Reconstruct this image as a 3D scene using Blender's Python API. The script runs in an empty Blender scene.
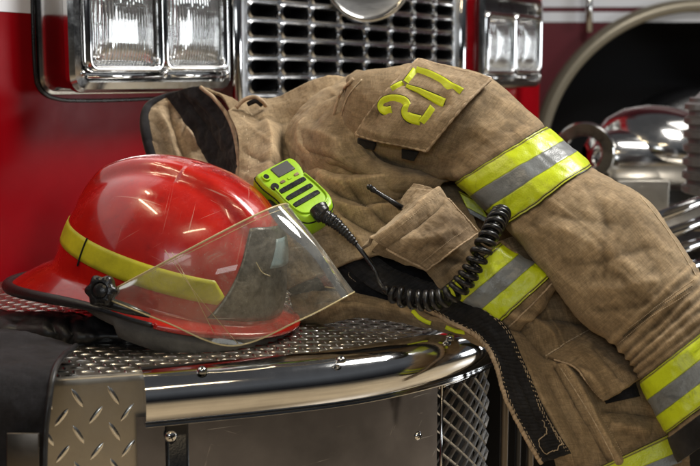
import bpy, math, random
import numpy as np
from mathutils import Vector, Matrix, noise

random.seed(7); np.random.seed(7)
S = bpy.context.scene
COL = S.collection
R = math.radians

# ------------------------------------------------------------------ camera maths
DECK = 0.65
CAM = np.array([0.0, 0.0, DECK + 0.34])
F = 1100.0
PITCH = R(8.0)
FW = np.array([0, math.cos(PITCH), -math.sin(PITCH)])
UP = np.array([0, math.sin(PITCH), math.cos(PITCH)])
RT = np.array([1.0, 0, 0])

def P(px, py, d):
    px = np.asarray(px, float); py = np.asarray(py, float); d = np.asarray(d, float)
    return (CAM + RT * ((px - 350) / F * d)[..., None] + UP * ((233 - py) / F * d)[..., None] + FW * d[..., None])

def ray(px, py):
    return RT * (px - 350) / F + UP * (233 - py) / F + FW

def onz(px, py, z):
    r = ray(px, py); t = (z - CAM[2]) / r[2]
    return CAM + r * t

# the front plane of the engine: origin, along, normal (vertical plane)
E1 = np.array([0.554, 0.8325, 0.0]); E1 /= np.linalg.norm(E1)
EN = np.array([E1[1], -E1[0], 0.0])
W0 = P(125, 60, 1.95)
def wall_sz(px, py, off=0.0):
    r = ray(px, py); o = W0 + EN * off
    t = np.dot(o - CAM, EN) / np.dot(r, EN)
    p = CAM + r * t
    return float(np.dot(p - W0, E1)), float(p[2])
def WP(s, z, off=0.0):
    p = W0 + E1 * s + EN * off
    return np.array([p[0], p[1], z])

# ------------------------------------------------------------------ object helpers
def tag(o, label=None, cat=None, group=None, kind=None):
    if label: o['label'] = label
    if cat: o['category'] = cat
    if group: o['group'] = group
    if kind: o['kind'] = kind
    return o

def empty(name, loc, label, cat, group=None):
    o = bpy.data.objects.new(name, None); COL.objects.link(o)
    o.location = Vector(loc); o.empty_display_size = 0.05
    tag(o, label, cat, group)
    return o

class MB:
    def __init__(s): s.v = []; s.f = []; s.uv = {}; s.m = []
    def add(s, verts, faces, mi=0):
        b = len(s.v)
        s.v.extend([tuple(map(float, v)) for v in verts])
        s.f.extend([tuple(b + i for i in f) for f in faces]); s.m.extend([mi] * len(faces))
        return b
    def box(s, c, sz, rot=None, mi=0):
        hx, hy, hz = [k / 2 for k in sz]
        vs = [Vector((x, y, z)) for x in (-hx, hx) for y in (-hy, hy) for z in (-hz, hz)]
        if rot is not None: vs = [rot @ v for v in vs]
        c = Vector(c)
        s.add([v + c for v in vs], [(0,1,3,2),(4,6,7,5),(0,4,5,1),(2,3,7,6),(0,2,6,4),(1,5,7,3)], mi)
    def grid(s, G, closed_u=False, closed_v=False, flip=False, mi=0):
        G = np.asarray(G); n, m, _ = G.shape
        b = s.add(G.reshape(-1, 3), [], mi)
        for i in range(n - (0 if closed_u else 1)):
            for j in range(m - (0 if closed_v else 1)):
                a = b + i * m + j; c = b + ((i + 1) % n) * m + j
                d = b + ((i + 1) % n) * m + (j + 1) % m; e = b + i * m + (j + 1) % m
                s.f.append((a, c, d, e) if not flip else (a, e, d, c)); s.m.append(mi)
        return b
    def tube(s, pts, r, seg=10, closed=False, caps=True, mi=0):
        pts = [np.asarray(p, float) for p in pts]; n = len(pts)
        rr = [r] * n if np.isscalar(r) else r
        rings = []; prev = None
        for i in range(n):
            if closed: t = pts[(i + 1) % n] - pts[i - 1]
            else: t = pts[min(i + 1, n - 1)] - pts[max(i - 1, 0)]
            t = t / (np.linalg.norm(t) + 1e-12)
            if prev is None:
                a = np.array([0, 0, 1.0]) if abs(t[2]) < .9 else np.array([1.0, 0, 0])
                u = np.cross(t, a)
            else:
                u = prev - t * np.dot(prev, t)
            u /= np.linalg.norm(u); prev = u
            w = np.cross(t, u)
            rings.append([pts[i] + rr[i] * (math.cos(k) * u + math.sin(k) * w) for k in np.linspace(0, 2 * math.pi, seg, endpoint=False)])
        b = s.grid(np.array(rings), closed_u=closed, closed_v=True)
        if caps and not closed:
            s.f.append(tuple(b + k for k in range(seg))); s.m.append(mi)
            s.f.append(tuple(b + (n - 1) * seg + k for k in reversed(range(seg)))); s.m.append(mi)
    def lathe(s, prof, M, seg=32, mi=0):
        # prof list of (r, h); axis = M z
        G = []
        for r, h in prof:
            G.append([M @ Vector((r * math.cos(a), r * math.sin(a), h)) for a in np.linspace(0, 2 * math.pi, seg, endpoint=False)])
        s.grid(np.array([[tuple(p) for p in q] for q in G]), closed_v=True, mi=mi)
    def build(s, name, mats, parent=None, smooth=True, bevel=0, solid=0, sub=0, uv=None, autos=None, wear=None):
        me = bpy.data.meshes.new(name); me.from_pydata(s.v, [], s.f)
        if not isinstance(mats, (list, tuple)): mats = [mats]
        for m in mats: me.materials.append(m)
        me.polygons.foreach_set('material_index', s.m)
        if uv is not None:
            l = me.uv_layers.new(name='UVMap')
            idx = np.zeros(len(me.loops), int); me.loops.foreach_get('vertex_index', idx)
            l.data.foreach_set('uv', np.asarray(uv, float)[idx].ravel())
        if wear is not None:
            at = me.attributes.new('wear', 'FLOAT', 'POINT'); at.data.foreach_set('value', np.ascontiguousarray(wear, dtype=np.float32).ravel())
        me.update()
        o = bpy.data.objects.new(name, me); COL.objects.link(o)
        if parent is not None:
            o.parent = parent
            o.matrix_parent_inverse = Matrix.Identity(4)
            o.location = -Vector(world_loc(parent))
        if smooth:
            me.polygons.foreach_set('use_smooth', [True] * len(me.polygons))
            if autos: me.set_sharp_from_angle(angle=R(autos))
        if solid:
            m = o.modifiers.new('s', 'SOLIDIFY'); m.thickness = solid; m.offset = 0
        if bevel:
            m = o.modifiers.new('b', 'BEVEL'); m.width = bevel; m.segments = 3; m.limit_method = 'ANGLE'; m.angle_limit = R(40)
        if sub:
            m = o.modifiers.new('d', 'SUBSURF'); m.levels = sub; m.render_levels = sub
        return o

def world_loc(o):
    l = Vector((0, 0, 0))
    while o is not None:
        l += o.location; o = o.parent
    return l

# ------------------------------------------------------------------ materials
def mat(name):
    m = bpy.data.materials.new(name); m.use_nodes = True
    nt = m.node_tree; b = nt.nodes['Principled BSDF']
    return m, nt, b
def N(nt, t, **kw):
    n = nt.nodes.new(t)
    for k, v in kw.items():
        if k.startswith('i_'):
            key = k[2:]
            n.inputs[int(key) if key.isdigit() else key.replace('_', ' ')].default_value = v
        else: setattr(n, k, v)
    return n
def ramp(nt, stops, interp='LINEAR'):
    n = nt.nodes.new('ShaderNodeValToRGB'); cr = n.color_ramp; cr.interpolation = interp
    while len(cr.elements) > 1: cr.elements.remove(cr.elements[-1])
    for i, (p, c) in enumerate(stops):
        if not hasattr(c, '__len__'): c = (c, c, c)
        e = cr.elements[0] if i == 0 else cr.elements.new(p)
        e.position = p; e.color = (*c[:3], 1)
    return n
def L(nt, a, b): nt.links.new(a, b)

def simple(name, col, rough=.5, metal=0, spec=.5, bump=0, bscale=200, var=0, vscale=8, rvar=0, coat=0):
    m, nt, b = mat(name)
    b.inputs['Base Color'].default_value = (*col, 1); b.inputs['Roughness'].default_value = rough
    b.inputs['Metallic'].default_value = metal
    b.inputs['Specular IOR Level'].default_value = spec
    if coat:
        b.inputs['Coat Weight'].default_value = coat; b.inputs['Coat Roughness'].default_value = .04
    tc = N(nt, 'ShaderNodeTexCoord')
    if var:
        n = N(nt, 'ShaderNodeTexNoise', i_Scale=vscale, i_Detail=8.0, i_Roughness=.65); L(nt, tc.outputs['Object'], n.inputs['Vector'])
        r = ramp(nt, [(.3, tuple(c * (1 - var) for c in col)), (.7, tuple(min(1, c * (1 + var)) for c in col))])
        L(nt, n.outputs['Fac'], r.inputs['Fac']); L(nt, r.outputs['Color'], b.inputs['Base Color'])
    if rvar:
        n = N(nt, 'ShaderNodeTexNoise', i_Scale=vscale * 2.5, i_Detail=10.0, i_Roughness=.75); L(nt, tc.outputs['Object'], n.inputs['Vector'])
        r = ramp(nt, [(.35, max(0, rough - rvar)), (.7, rough + rvar)])
        L(nt, n.outputs['Fac'], r.inputs['Fac']); L(nt, r.outputs['Color'], b.inputs['Roughness'])
    if bump:
        n = N(nt, 'ShaderNodeTexNoise', i_Scale=bscale, i_Detail=6.0); L(nt, tc.outputs['Object'], n.inputs['Vector'])
        bp = N(nt, 'ShaderNodeBump', i_Strength=bump, i_Distance=.002); L(nt, n.outputs['Fac'], bp.inputs['Height'])
        L(nt, bp.outputs['Normal'], b.inputs['Normal'])
    return m

def fabric(name, c1, c2, c3, weave=1.0, dirt=.5):
    m, nt, b = mat(name)
    b.inputs['Roughness'].default_value = .85; b.inputs['Specular IOR Level'].default_value = .25
    b.inputs['Sheen Weight'].default_value = .25; b.inputs['Sheen Roughness'].default_value = .5
    b.inputs['Sheen Tint'].default_value = (.9, .75, .55, 1)
    tc = N(nt, 'ShaderNodeTexCoord')
    big = N(nt, 'ShaderNodeTexNoise', i_Scale=9.0, i_Detail=9.0, i_Roughness=.68, i_Distortion=1.4); L(nt, tc.outputs['Object'], big.inputs['Vector'])
    r = ramp(nt, [(.32, c1), (.5, c2), (.68, c3)]); L(nt, big.outputs['Fac'], r.inputs['Fac'])
    # weave
    wx = N(nt, 'ShaderNodeTexWave', bands_direction='X', i_Scale=260.0, i_Distortion=1.2, i_Detail=1.0); L(nt, tc.outputs['UV'], wx.inputs['Vector'])
    wy = N(nt, 'ShaderNodeTexWave', bands_direction='Y', i_Scale=260.0, i_Distortion=1.2, i_Detail=1.0); L(nt, tc.outputs['UV'], wy.inputs['Vector'])
    gx = N(nt, 'ShaderNodeTexWave', bands_direction='X', wave_profile='SAW', i_Scale=55.0, i_Distortion=.3); L(nt, tc.outputs['UV'], gx.inputs['Vector'])
    gy = N(nt, 'ShaderNodeTexWave', bands_direction='Y', wave_profile='SAW', i_Scale=55.0, i_Distortion=.3); L(nt, tc.outputs['UV'], gy.inputs['Vector'])
    mx = N(nt, 'ShaderNodeMath', operation='MAXIMUM'); L(nt, wx.outputs['Fac'], mx.inputs[0]); L(nt, wy.outputs['Fac'], mx.inputs[1])
    mg = N(nt, 'ShaderNodeMath', operation='MAXIMUM'); L(nt, gx.outputs['Fac'], mg.inputs[0]); L(nt, gy.outputs['Fac'], mg.inputs[1])
    pw = N(nt, 'ShaderNodeMath', operation='POWER', i_1=14.0); L(nt, mg.outputs[0], pw.inputs[0])
    fn = N(nt, 'ShaderNodeTexNoise', i_Scale=240.0, i_Detail=4.0, i_Roughness=.7); L(nt, tc.outputs['Object'], fn.inputs['Vector'])
    mid = N(nt, 'ShaderNodeTexNoise', i_Scale=55.0, i_Detail=8.0, i_Roughness=.7); L(nt, tc.outputs['Object'], mid.inputs['Vector'])
    # worn streaks along warp and weft
    def streak(sc):
        mp = N(nt, 'ShaderNodeMapping'); mp.inputs['Scale'].default_value = sc; L(nt, tc.outputs['UV'], mp.inputs[0])
        q = N(nt, 'ShaderNodeTexNoise', i_Scale=1.0, i_Detail=5.0, i_Roughness=.7); L(nt, mp.outputs[0], q.inputs['Vector']); return q
    s1 = streak((700, 45, 1)); s2 = streak((45, 700, 1))
    sa = N(nt, 'ShaderNodeMath', operation='ADD'); L(nt, s1.outputs['Fac'], sa.inputs[0]); L(nt, s2.outputs['Fac'], sa.inputs[1])
    rs = ramp(nt, [(.36, .66), (.5, 1.0), (.64, 1.42)]); sh2 = N(nt, 'ShaderNodeMath', operation='MULTIPLY', i_1=.5); L(nt, sa.outputs[0], sh2.inputs[0]); L(nt, sh2.outputs[0], rs.inputs['Fac'])
    # colour modulation
    m1 = N(nt, 'ShaderNodeMix', data_type='RGBA', blend_type='MULTIPLY'); m1.inputs[0].default_value = 1
    rr = ramp(nt, [(.25, .74), (.5, .97), (.75, 1.2)]); L(nt, fn.outputs['Fac'], rr.inputs['Fac'])
    L(nt, r.outputs['Color'], m1.inputs[6]); L(nt, rr.outputs['Color'], m1.inputs[7])
    m2 = N(nt, 'ShaderNodeMix', data_type='RGBA', blend_type='MULTIPLY'); m2.inputs[0].default_value = dirt
    r2 = ramp(nt, [(.30, .62), (.5, .97), (.7, 1.12)]); L(nt, mid.outputs['Fac'], r2.inputs['Fac'])
    L(nt, m1.outputs[2], m2.inputs[6]); L(nt, r2.outputs['Color'], m2.inputs[7])
    m3 = N(nt, 'ShaderNodeMix', data_type='RGBA', blend_type='MULTIPLY'); m3.inputs[0].default_value = .35 * weave
    r3 = ramp(nt, [(0, 1.0), (1, .45)]); L(nt, pw.outputs[0], r3.inputs['Fac'])
    L(nt, m2.outputs[2], m3.inputs[6]); L(nt, r3.outputs['Color'], m3.inputs[7])
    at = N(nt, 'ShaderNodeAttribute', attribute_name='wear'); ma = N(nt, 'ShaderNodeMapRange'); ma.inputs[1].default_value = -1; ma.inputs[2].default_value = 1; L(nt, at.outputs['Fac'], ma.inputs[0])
    rw = ramp(nt, [(0, .30), (.5, 1.0), (1, 1.55)]); L(nt, ma.outputs[0], rw.inputs['Fac'])  # painted crease shade and ridge wear multiply the cloth colour
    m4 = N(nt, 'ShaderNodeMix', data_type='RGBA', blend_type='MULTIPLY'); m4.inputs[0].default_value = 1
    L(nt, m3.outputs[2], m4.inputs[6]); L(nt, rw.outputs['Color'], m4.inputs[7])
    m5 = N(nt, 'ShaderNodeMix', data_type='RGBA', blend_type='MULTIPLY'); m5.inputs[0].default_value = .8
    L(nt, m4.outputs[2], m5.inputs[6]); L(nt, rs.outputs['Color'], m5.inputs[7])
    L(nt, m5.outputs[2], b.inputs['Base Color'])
    # bump
    h = N(nt, 'ShaderNodeMath', operation='MULTIPLY_ADD', i_1=.35 * weave); L(nt, mx.outputs[0], h.inputs[0]); L(nt, fn.outputs['Fac'], h.inputs[2])
    b1 = N(nt, 'ShaderNodeBump', i_Strength=.55, i_Distance=.0009); L(nt, h.outputs[0], b1.inputs['Height'])
    b2 = N(nt, 'ShaderNodeBump', i_Strength=.25, i_Distance=.003); L(nt, mid.outputs['Fac'], b2.inputs['Height'])
    L(nt, b1.outputs['Normal'], b2.inputs['Normal']); L(nt, b2.outputs['Normal'], b.inputs['Normal'])
    return m

def trim_mat(name, lo=0.0, hi=1.0, edge=True):
    """reflective trim: yellow / silver / yellow across uv.y in 0..1, dark stitched borders"""
    m, nt, b = mat(name)
    tc = N(nt, 'ShaderNodeTexCoord'); sp = N(nt, 'ShaderNodeSeparateXYZ'); L(nt, tc.outputs['UV'], sp.inputs[0])
    Y = (.62, .74, .010); G = (.20, .215, .22); D = (.07, .06, .02)
    st = [(0, D), (.018, (.5, .55, .03)), (.045, D), (.062, (.38, .40, .03)), (.075, Y), (.355, (.22, .26, .03)), (.365, G), (.635, (.22, .26, .03)), (.645, Y), (.925, (.38, .40, .03)), (.94, D), (.955, (.5, .55, .03)), (.982, D)]
    r = ramp(nt, st, 'CONSTANT'); L(nt, sp.outputs[1], r.inputs['Fac'])
    n = N(nt, 'ShaderNodeTexNoise', i_Scale=26.0, i_Detail=12.0, i_Roughness=.82, i_Distortion=.8); L(nt, tc.outputs['Object'], n.inputs['Vector'])
    rr = ramp(nt, [(.34, .50), (.46, .92), (.8, 1.08)]); L(nt, n.outputs['Fac'], rr.inputs['Fac'])
    mm = N(nt, 'ShaderNodeMix', data_type='RGBA', blend_type='MULTIPLY'); mm.inputs[0].default_value = 1
    L(nt, r.outputs['Color'], mm.inputs[6]); L(nt, rr.outputs['Color'], mm.inputs[7]); L(nt, mm.outputs[2], b.inputs['Base Color'])
    b.inputs['Roughness'].default_value = .34; b.inputs['Specular IOR Level'].default_value = .6
    v = N(nt, 'ShaderNodeTexNoise', i_Scale=420.0, i_Detail=4.0); L(nt, tc.outputs['Object'], v.inputs['Vector'])
    ed = ramp(nt, [(0, .2), (.02, 1), (.04, 0), (.06, .8), (.08, .45), (.345, .45), (.36, .15), (.38, .4), (.62, .4), (.64, .15), (.66, .45), (.92, .45), (.94, .9), (.96, 0), (.98, 1), (1, .2)]); L(nt, sp.outputs[1], ed.inputs['Fac'])
    b1 = N(nt, 'ShaderNodeBump', i_Strength=.45, i_Distance=.0008); L(nt, v.outputs['Fac'], b1.inputs['Height'])
    b2 = N(nt, 'ShaderNodeBump', i_Strength=.7, i_Distance=.0015); L(nt, ed.outputs['Color'], b2.inputs['Height']); L(nt, b1.outputs['Normal'], b2.inputs['Normal'])
    L(nt, b2.outputs['Normal'], b.inputs['Normal'])
    return m

def chrome(name, col=(.78, .78, .78), rough=.07, scr=.5, scale=40, stretch=(1, 1, 1), aniso=0):
    m, nt, b = mat(name)
    b.inputs['Metallic'].default_value = 1; b.inputs['Base Color'].default_value = (*col, 1)
    tc = N(nt, 'ShaderNodeTexCoord'); mp = N(nt, 'ShaderNodeMapping'); mp.inputs['Scale'].default_value = stretch; L(nt, tc.outputs['Object'], mp.inputs[0])
    n = N(nt, 'ShaderNodeTexNoise', i_Scale=scale, i_Detail=12.0, i_Roughness=.8); L(nt, mp.outputs[0], n.inputs['Vector'])
    r = ramp(nt, [(.4, rough), (.75, rough + .25 * scr)]); L(nt, n.outputs['Fac'], r.inputs['Fac']); L(nt, r.outputs['Color'], b.inputs['Roughness'])
    n2 = N(nt, 'ShaderNodeTexNoise', i_Scale=6.0, i_Detail=8.0, i_Roughness=.7); L(nt, tc.outputs['Object'], n2.inputs['Vector'])
    r2 = ramp(nt, [(.3, tuple(c * .72 for c in col)), (.7, col)]); L(nt, n2.outputs['Fac'], r2.inputs['Fac']); L(nt, r2.outputs['Color'], b.inputs['Base Color'])
    bp = N(nt, 'ShaderNodeBump', i_Strength=.08 * scr, i_Distance=.002); L(nt, n.outputs['Fac'], bp.inputs['Height']); L(nt, bp.outputs['Normal'], b.inputs['Normal'])
    return m

def scratched(name, col, rough):
    m, nt, b = mat(name)
    b.inputs['Metallic'].default_value = .9
    tc = N(nt, 'ShaderNodeTexCoord')
    acc = None
    for i, (rot, sc) in enumerate([(20, (12, 12, 260)), (-35, (18, 18, 300)), (70, (9, 9, 240)), (5, (7, 7, 400))]):
        mp = N(nt, 'ShaderNodeMapping'); mp.inputs['Rotation'].default_value = (R(rot), R(rot * .8), 0); L(nt, tc.outputs['Object'], mp.inputs[0])
        mp2 = N(nt, 'ShaderNodeMapping'); mp2.inputs['Scale'].default_value = sc; L(nt, mp.outputs[0], mp2.inputs[0])
        n = N(nt, 'ShaderNodeTexNoise', i_Scale=1.0, i_Detail=4.0, i_Roughness=.6); L(nt, mp2.outputs[0], n.inputs['Vector'])
        r = ramp(nt, [(.69, 0), (.78, .5)]); L(nt, n.outputs['Fac'], r.inputs['Fac'])
        if acc is None: acc = r.outputs['Color']
        else:
            mx = N(nt, 'ShaderNodeMath', operation='MAXIMUM'); L(nt, acc, mx.inputs[0]); L(nt, r.outputs['Color'], mx.inputs[1]); acc = mx.outputs[0]
    big = N(nt, 'ShaderNodeTexNoise', i_Scale=6.0, i_Detail=8.0, i_Roughness=.6); L(nt, tc.outputs['Object'], big.inputs['Vector'])
    rb = ramp(nt, [(.40, tuple(c * .6 for c in col)), (.62, col)]); L(nt, big.outputs['Fac'], rb.inputs['Fac'])
    mm = N(nt, 'ShaderNodeMix', data_type='RGBA'); L(nt, acc, mm.inputs[0]); L(nt, rb.outputs['Color'], mm.inputs[6]); mm.inputs[7].default_value = (.7, .7, .72, 1)
    L(nt, mm.outputs[2], b.inputs['Base Color'])
    rr = ramp(nt, [(0, rough), (1, .6)]); L(nt, acc, rr.inputs['Fac']); L(nt, rr.outputs['Color'], b.inputs['Roughness'])
    bp = N(nt, 'ShaderNodeBump', i_Strength=.3, i_Distance=.0005); L(nt, acc, bp.inputs['Height']); L(nt, bp.outputs['Normal'], b.inputs['Normal'])
    return m

def clear_shield():
    m, nt, b = mat('clear_polycarbonate')
    out = nt.nodes['Material Output']; nt.nodes.remove(b)
    tc = N(nt, 'ShaderNodeTexCoord')
    tr = N(nt, 'ShaderNodeBsdfTransparent'); tr.inputs[0].default_value = (.90, .89, .82, 1)
    gl = N(nt, 'ShaderNodeBsdfGlossy', i_Roughness=.04); gl.inputs[0].default_value = (.8, .8, .76, 1)
    fr = N(nt, 'ShaderNodeFresnel', i_IOR=1.65)
    mx = N(nt, 'ShaderNodeMixShader'); L(nt, fr.outputs[0], mx.inputs[0]); L(nt, tr.outputs[0], mx.inputs[1]); L(nt, gl.outputs[0], mx.inputs[2])
    # smudges, dust and scratches, plus haze and pale reflection painted as diffuse
    df = N(nt, 'ShaderNodeBsdfDiffuse'); df.inputs[0].default_value = (.55, .53, .46, 1)
    n = N(nt, 'ShaderNodeTexNoise', i_Scale=22.0, i_Detail=12.0, i_Roughness=.78, i_Distortion=1.0); L(nt, tc.outputs['Object'], n.inputs['Vector'])
    r = ramp(nt, [(.36, .08), (.54, .20), (.66, .48)]); L(nt, n.outputs['Fac'], r.inputs['Fac'])
    mp = N(nt, 'ShaderNodeMapping'); mp.inputs['Scale'].default_value = (9, 3, 420); mp.inputs['Rotation'].default_value = (.4, .9, .3); L(nt, tc.outputs['Object'], mp.inputs[0])
    n2 = N(nt, 'ShaderNodeTexNoise', i_Scale=1.0, i_Detail=3.0); L(nt, mp.outputs[0], n2.inputs['Vector'])
    r2 = ramp(nt, [(.70, 0), (.74, .5)]); L(nt, n2.outputs['Fac'], r2.inputs['Fac'])
    v = N(nt, 'ShaderNodeTexVoronoi', i_Scale=260.0); L(nt, tc.outputs['Object'], v.inputs['Vector'])
    r3 = ramp(nt, [(.05, .5), (.12, 0)]); L(nt, v.outputs['Distance'], r3.inputs['Fac'])
    a = N(nt, 'ShaderNodeMath', operation='ADD', use_clamp=True); L(nt, r.outputs['Color'], a.inputs[0]); L(nt, r2.outputs['Color'], a.inputs[1])
    a2 = N(nt, 'ShaderNodeMath', operation='ADD', use_clamp=True); L(nt, a.outputs[0], a2.inputs[0]); L(nt, r3.outputs['Color'], a2.inputs[1])
    m2 = N(nt, 'ShaderNodeMixShader'); L(nt, a2.outputs[0], m2.inputs[0]); L(nt, mx.outputs[0], m2.inputs[1]); L(nt, df.outputs[0], m2.inputs[2])
    L(nt, m2.outputs[0], out.inputs[0])
    return m

def lens_mat():
    m, nt, b = mat('fluted_lens_glass')
    b.inputs['Base Color'].default_value = (.75, .77, .78, 1); b.inputs['Metallic'].default_value = .88; b.inputs['Roughness'].default_value = .06
    tc = N(nt, 'ShaderNodeTexCoord')
    w = N(nt, 'ShaderNodeTexWave', bands_direction='X', i_Scale=34.0, i_Distortion=.6); L(nt, tc.outputs['UV'], w.inputs['Vector'])
    br = N(nt, 'ShaderNodeTexBrick', i_Scale=1.0); br.inputs['Brick Width'].default_value = .052; br.inputs['Row Height'].default_value = .034; br.offset = .37
    br.inputs['Mortar Size'].default_value = .002; br.inputs['Color1'].default_value = (0, 0, 0, 1); br.inputs['Color2'].default_value = (1, 1, 1, 1); L(nt, tc.outputs['UV'], br.inputs['Vector'])
    ad = N(nt, 'ShaderNodeMath', operation='ADD'); L(nt, w.outputs['Fac'], ad.inputs[0]); L(nt, br.outputs['Color'], ad.inputs[1])
    bp = N(nt, 'ShaderNodeBump', i_Strength=.9, i_Distance=.004); L(nt, ad.outputs[0], bp.inputs['Height']); L(nt, bp.outputs['Normal'], b.inputs['Normal'])
    r = ramp(nt, [(0, (.80, .81, .80)), (1, (.97, .97, .95))]); L(nt, br.outputs['Color'], r.inputs['Fac']); L(nt, r.outputs['Color'], b.inputs['Base Color'])
    b.inputs['Coat Weight'].default_value = 1; b.inputs['Coat Roughness'].default_value = .03
    return m

M = {}
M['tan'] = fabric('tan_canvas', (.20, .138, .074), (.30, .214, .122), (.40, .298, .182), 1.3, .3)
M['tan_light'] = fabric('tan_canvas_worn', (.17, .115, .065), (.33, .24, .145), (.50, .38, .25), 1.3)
M['tan_dark'] = fabric('tan_canvas_dark', (.09, .055, .03), (.15, .095, .055), (.2, .135, .08))  # darker tan canvas tone
M['lining'] = fabric('quilted_lining', (.006, .006, .008), (.014, .014, .017), (.03, .03, .034), 1.5)
M['velcro'] = fabric('black_hook_tape', (.008, .008, .009), (.016, .016, .018), (.035, .035, .038), 2.0)
M['seam'] = simple('seam_thread', (.50, .39, .26), .9, var=.4, vscale=60)
M['piping'] = simple('edge_piping', (.46, .34, .22), .9, var=.4, vscale=50, bump=.5, bscale=600)
M['dthread'] = simple('dark_thread', (.03, .028, .02), .9)
M['trim'] = trim_mat('reflective_trim')
M['lime'] = simple('fluorescent_lettering', (.70, .80, .012), .5, var=.12, vscale=30, bump=.3, bscale=500)
M['chrome'] = chrome('chrome_plate', scr=.25)
M['chromeworn'] = chrome('chrome_worn', (.70, .69, .67), .10, .5, 60)
M['brushed'] = chrome('brushed_steel', (.55, .55, .55), .28, .7, 30, (1, 1, 12))
M['grille'] = chrome('grille_metal', (.50, .51, .53), .16, .5, 30)
M['tread'] = chrome('tread_plate', (.42, .39, .34), .34, .7, 70)
M['darkpipe'] = chrome('dull_pipe', (.16, .14, .12), .3, .5, 40)
M['treadbar'] = chrome('tread_bar_polish', (.80, .79, .75), .22, .4, 120)
M['panel'] = scratched('scratched_bumper_face', (.15, .15, .175), .12)
M['black'] = simple('black_rubber', (.012, .012, .013), .45, bump=.2, bscale=300, rvar=.15)
M['blackplastic'] = simple('black_plastic', (.010, .010, .011), .32, bump=.15, bscale=400, rvar=.1)
M['hole'] = simple('dark_interior', (.004, .004, .005), .9)
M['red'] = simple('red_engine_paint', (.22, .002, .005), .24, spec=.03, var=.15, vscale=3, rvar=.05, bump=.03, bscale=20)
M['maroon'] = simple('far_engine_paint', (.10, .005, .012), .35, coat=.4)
M['white'] = simple('white_paint', (.72, .74, .78), .35)
M['cream'] = simple('wheel_arch_trim', (.26, .23, .17), .35, metal=.5)
M['floor'] = simple('concrete_floor', (.55, .44, .29), .35, var=.3, vscale=2, bump=.2, bscale=40, rvar=.1)
M['strap'] = fabric('webbing', (.008, .008, .010), (.014, .014, .018), (.022, .022, .027), 1.6)
M['strap'].node_tree.nodes['Principled BSDF'].inputs['Sheen Weight'].default_value = .05
M['velcro'].node_tree.nodes['Principled BSDF'].inputs['Sheen Weight'].default_value = .1
M['lining'].node_tree.nodes['Principled BSDF'].inputs['Sheen Weight'].default_value = .1
M['clear'] = clear_shield()
M['lens'] = lens_mat()
M['shieldedge'] = simple('shield_edge', (.62, .52, .28), .25, coat=.5)
M['foam'] = simple('helmet_liner', (.12, .113, .10), .7, var=.4, vscale=30, bump=.5, bscale=150)
M['helmetband'] = simple('helmet_reflective_tape', (.55, .53, .02), .45, var=.22, vscale=30, bump=.1, bscale=300)
M['mic'] = simple('lime_plastic', (.34, .60, .012), .38, var=.12, vscale=20, rvar=.1, bump=.1, bscale=400)
M['screen'] = simple('grey_display', (.10, .10, .10), .3)
M['plate'] = simple('shield_dark_grey', (.13, .13, .125), .30, metal=.6, var=1.0, vscale=75, bump=.5, bscale=120)  # grey for the painted dark area behind the shield
M['painted_reflection'] = simple('pale_blue_reflection', (.35, .5, .6), .4, var=.4, vscale=30)  # pale blue for the painted shield reflection
M['drum'] = simple('grey_cast_metal', (.22, .22, .23), .35, metal=.5, var=.3, vscale=20)
M['redlens'] = simple('red_light_lens', (.6, .01, .01), .2, coat=1)

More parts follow.
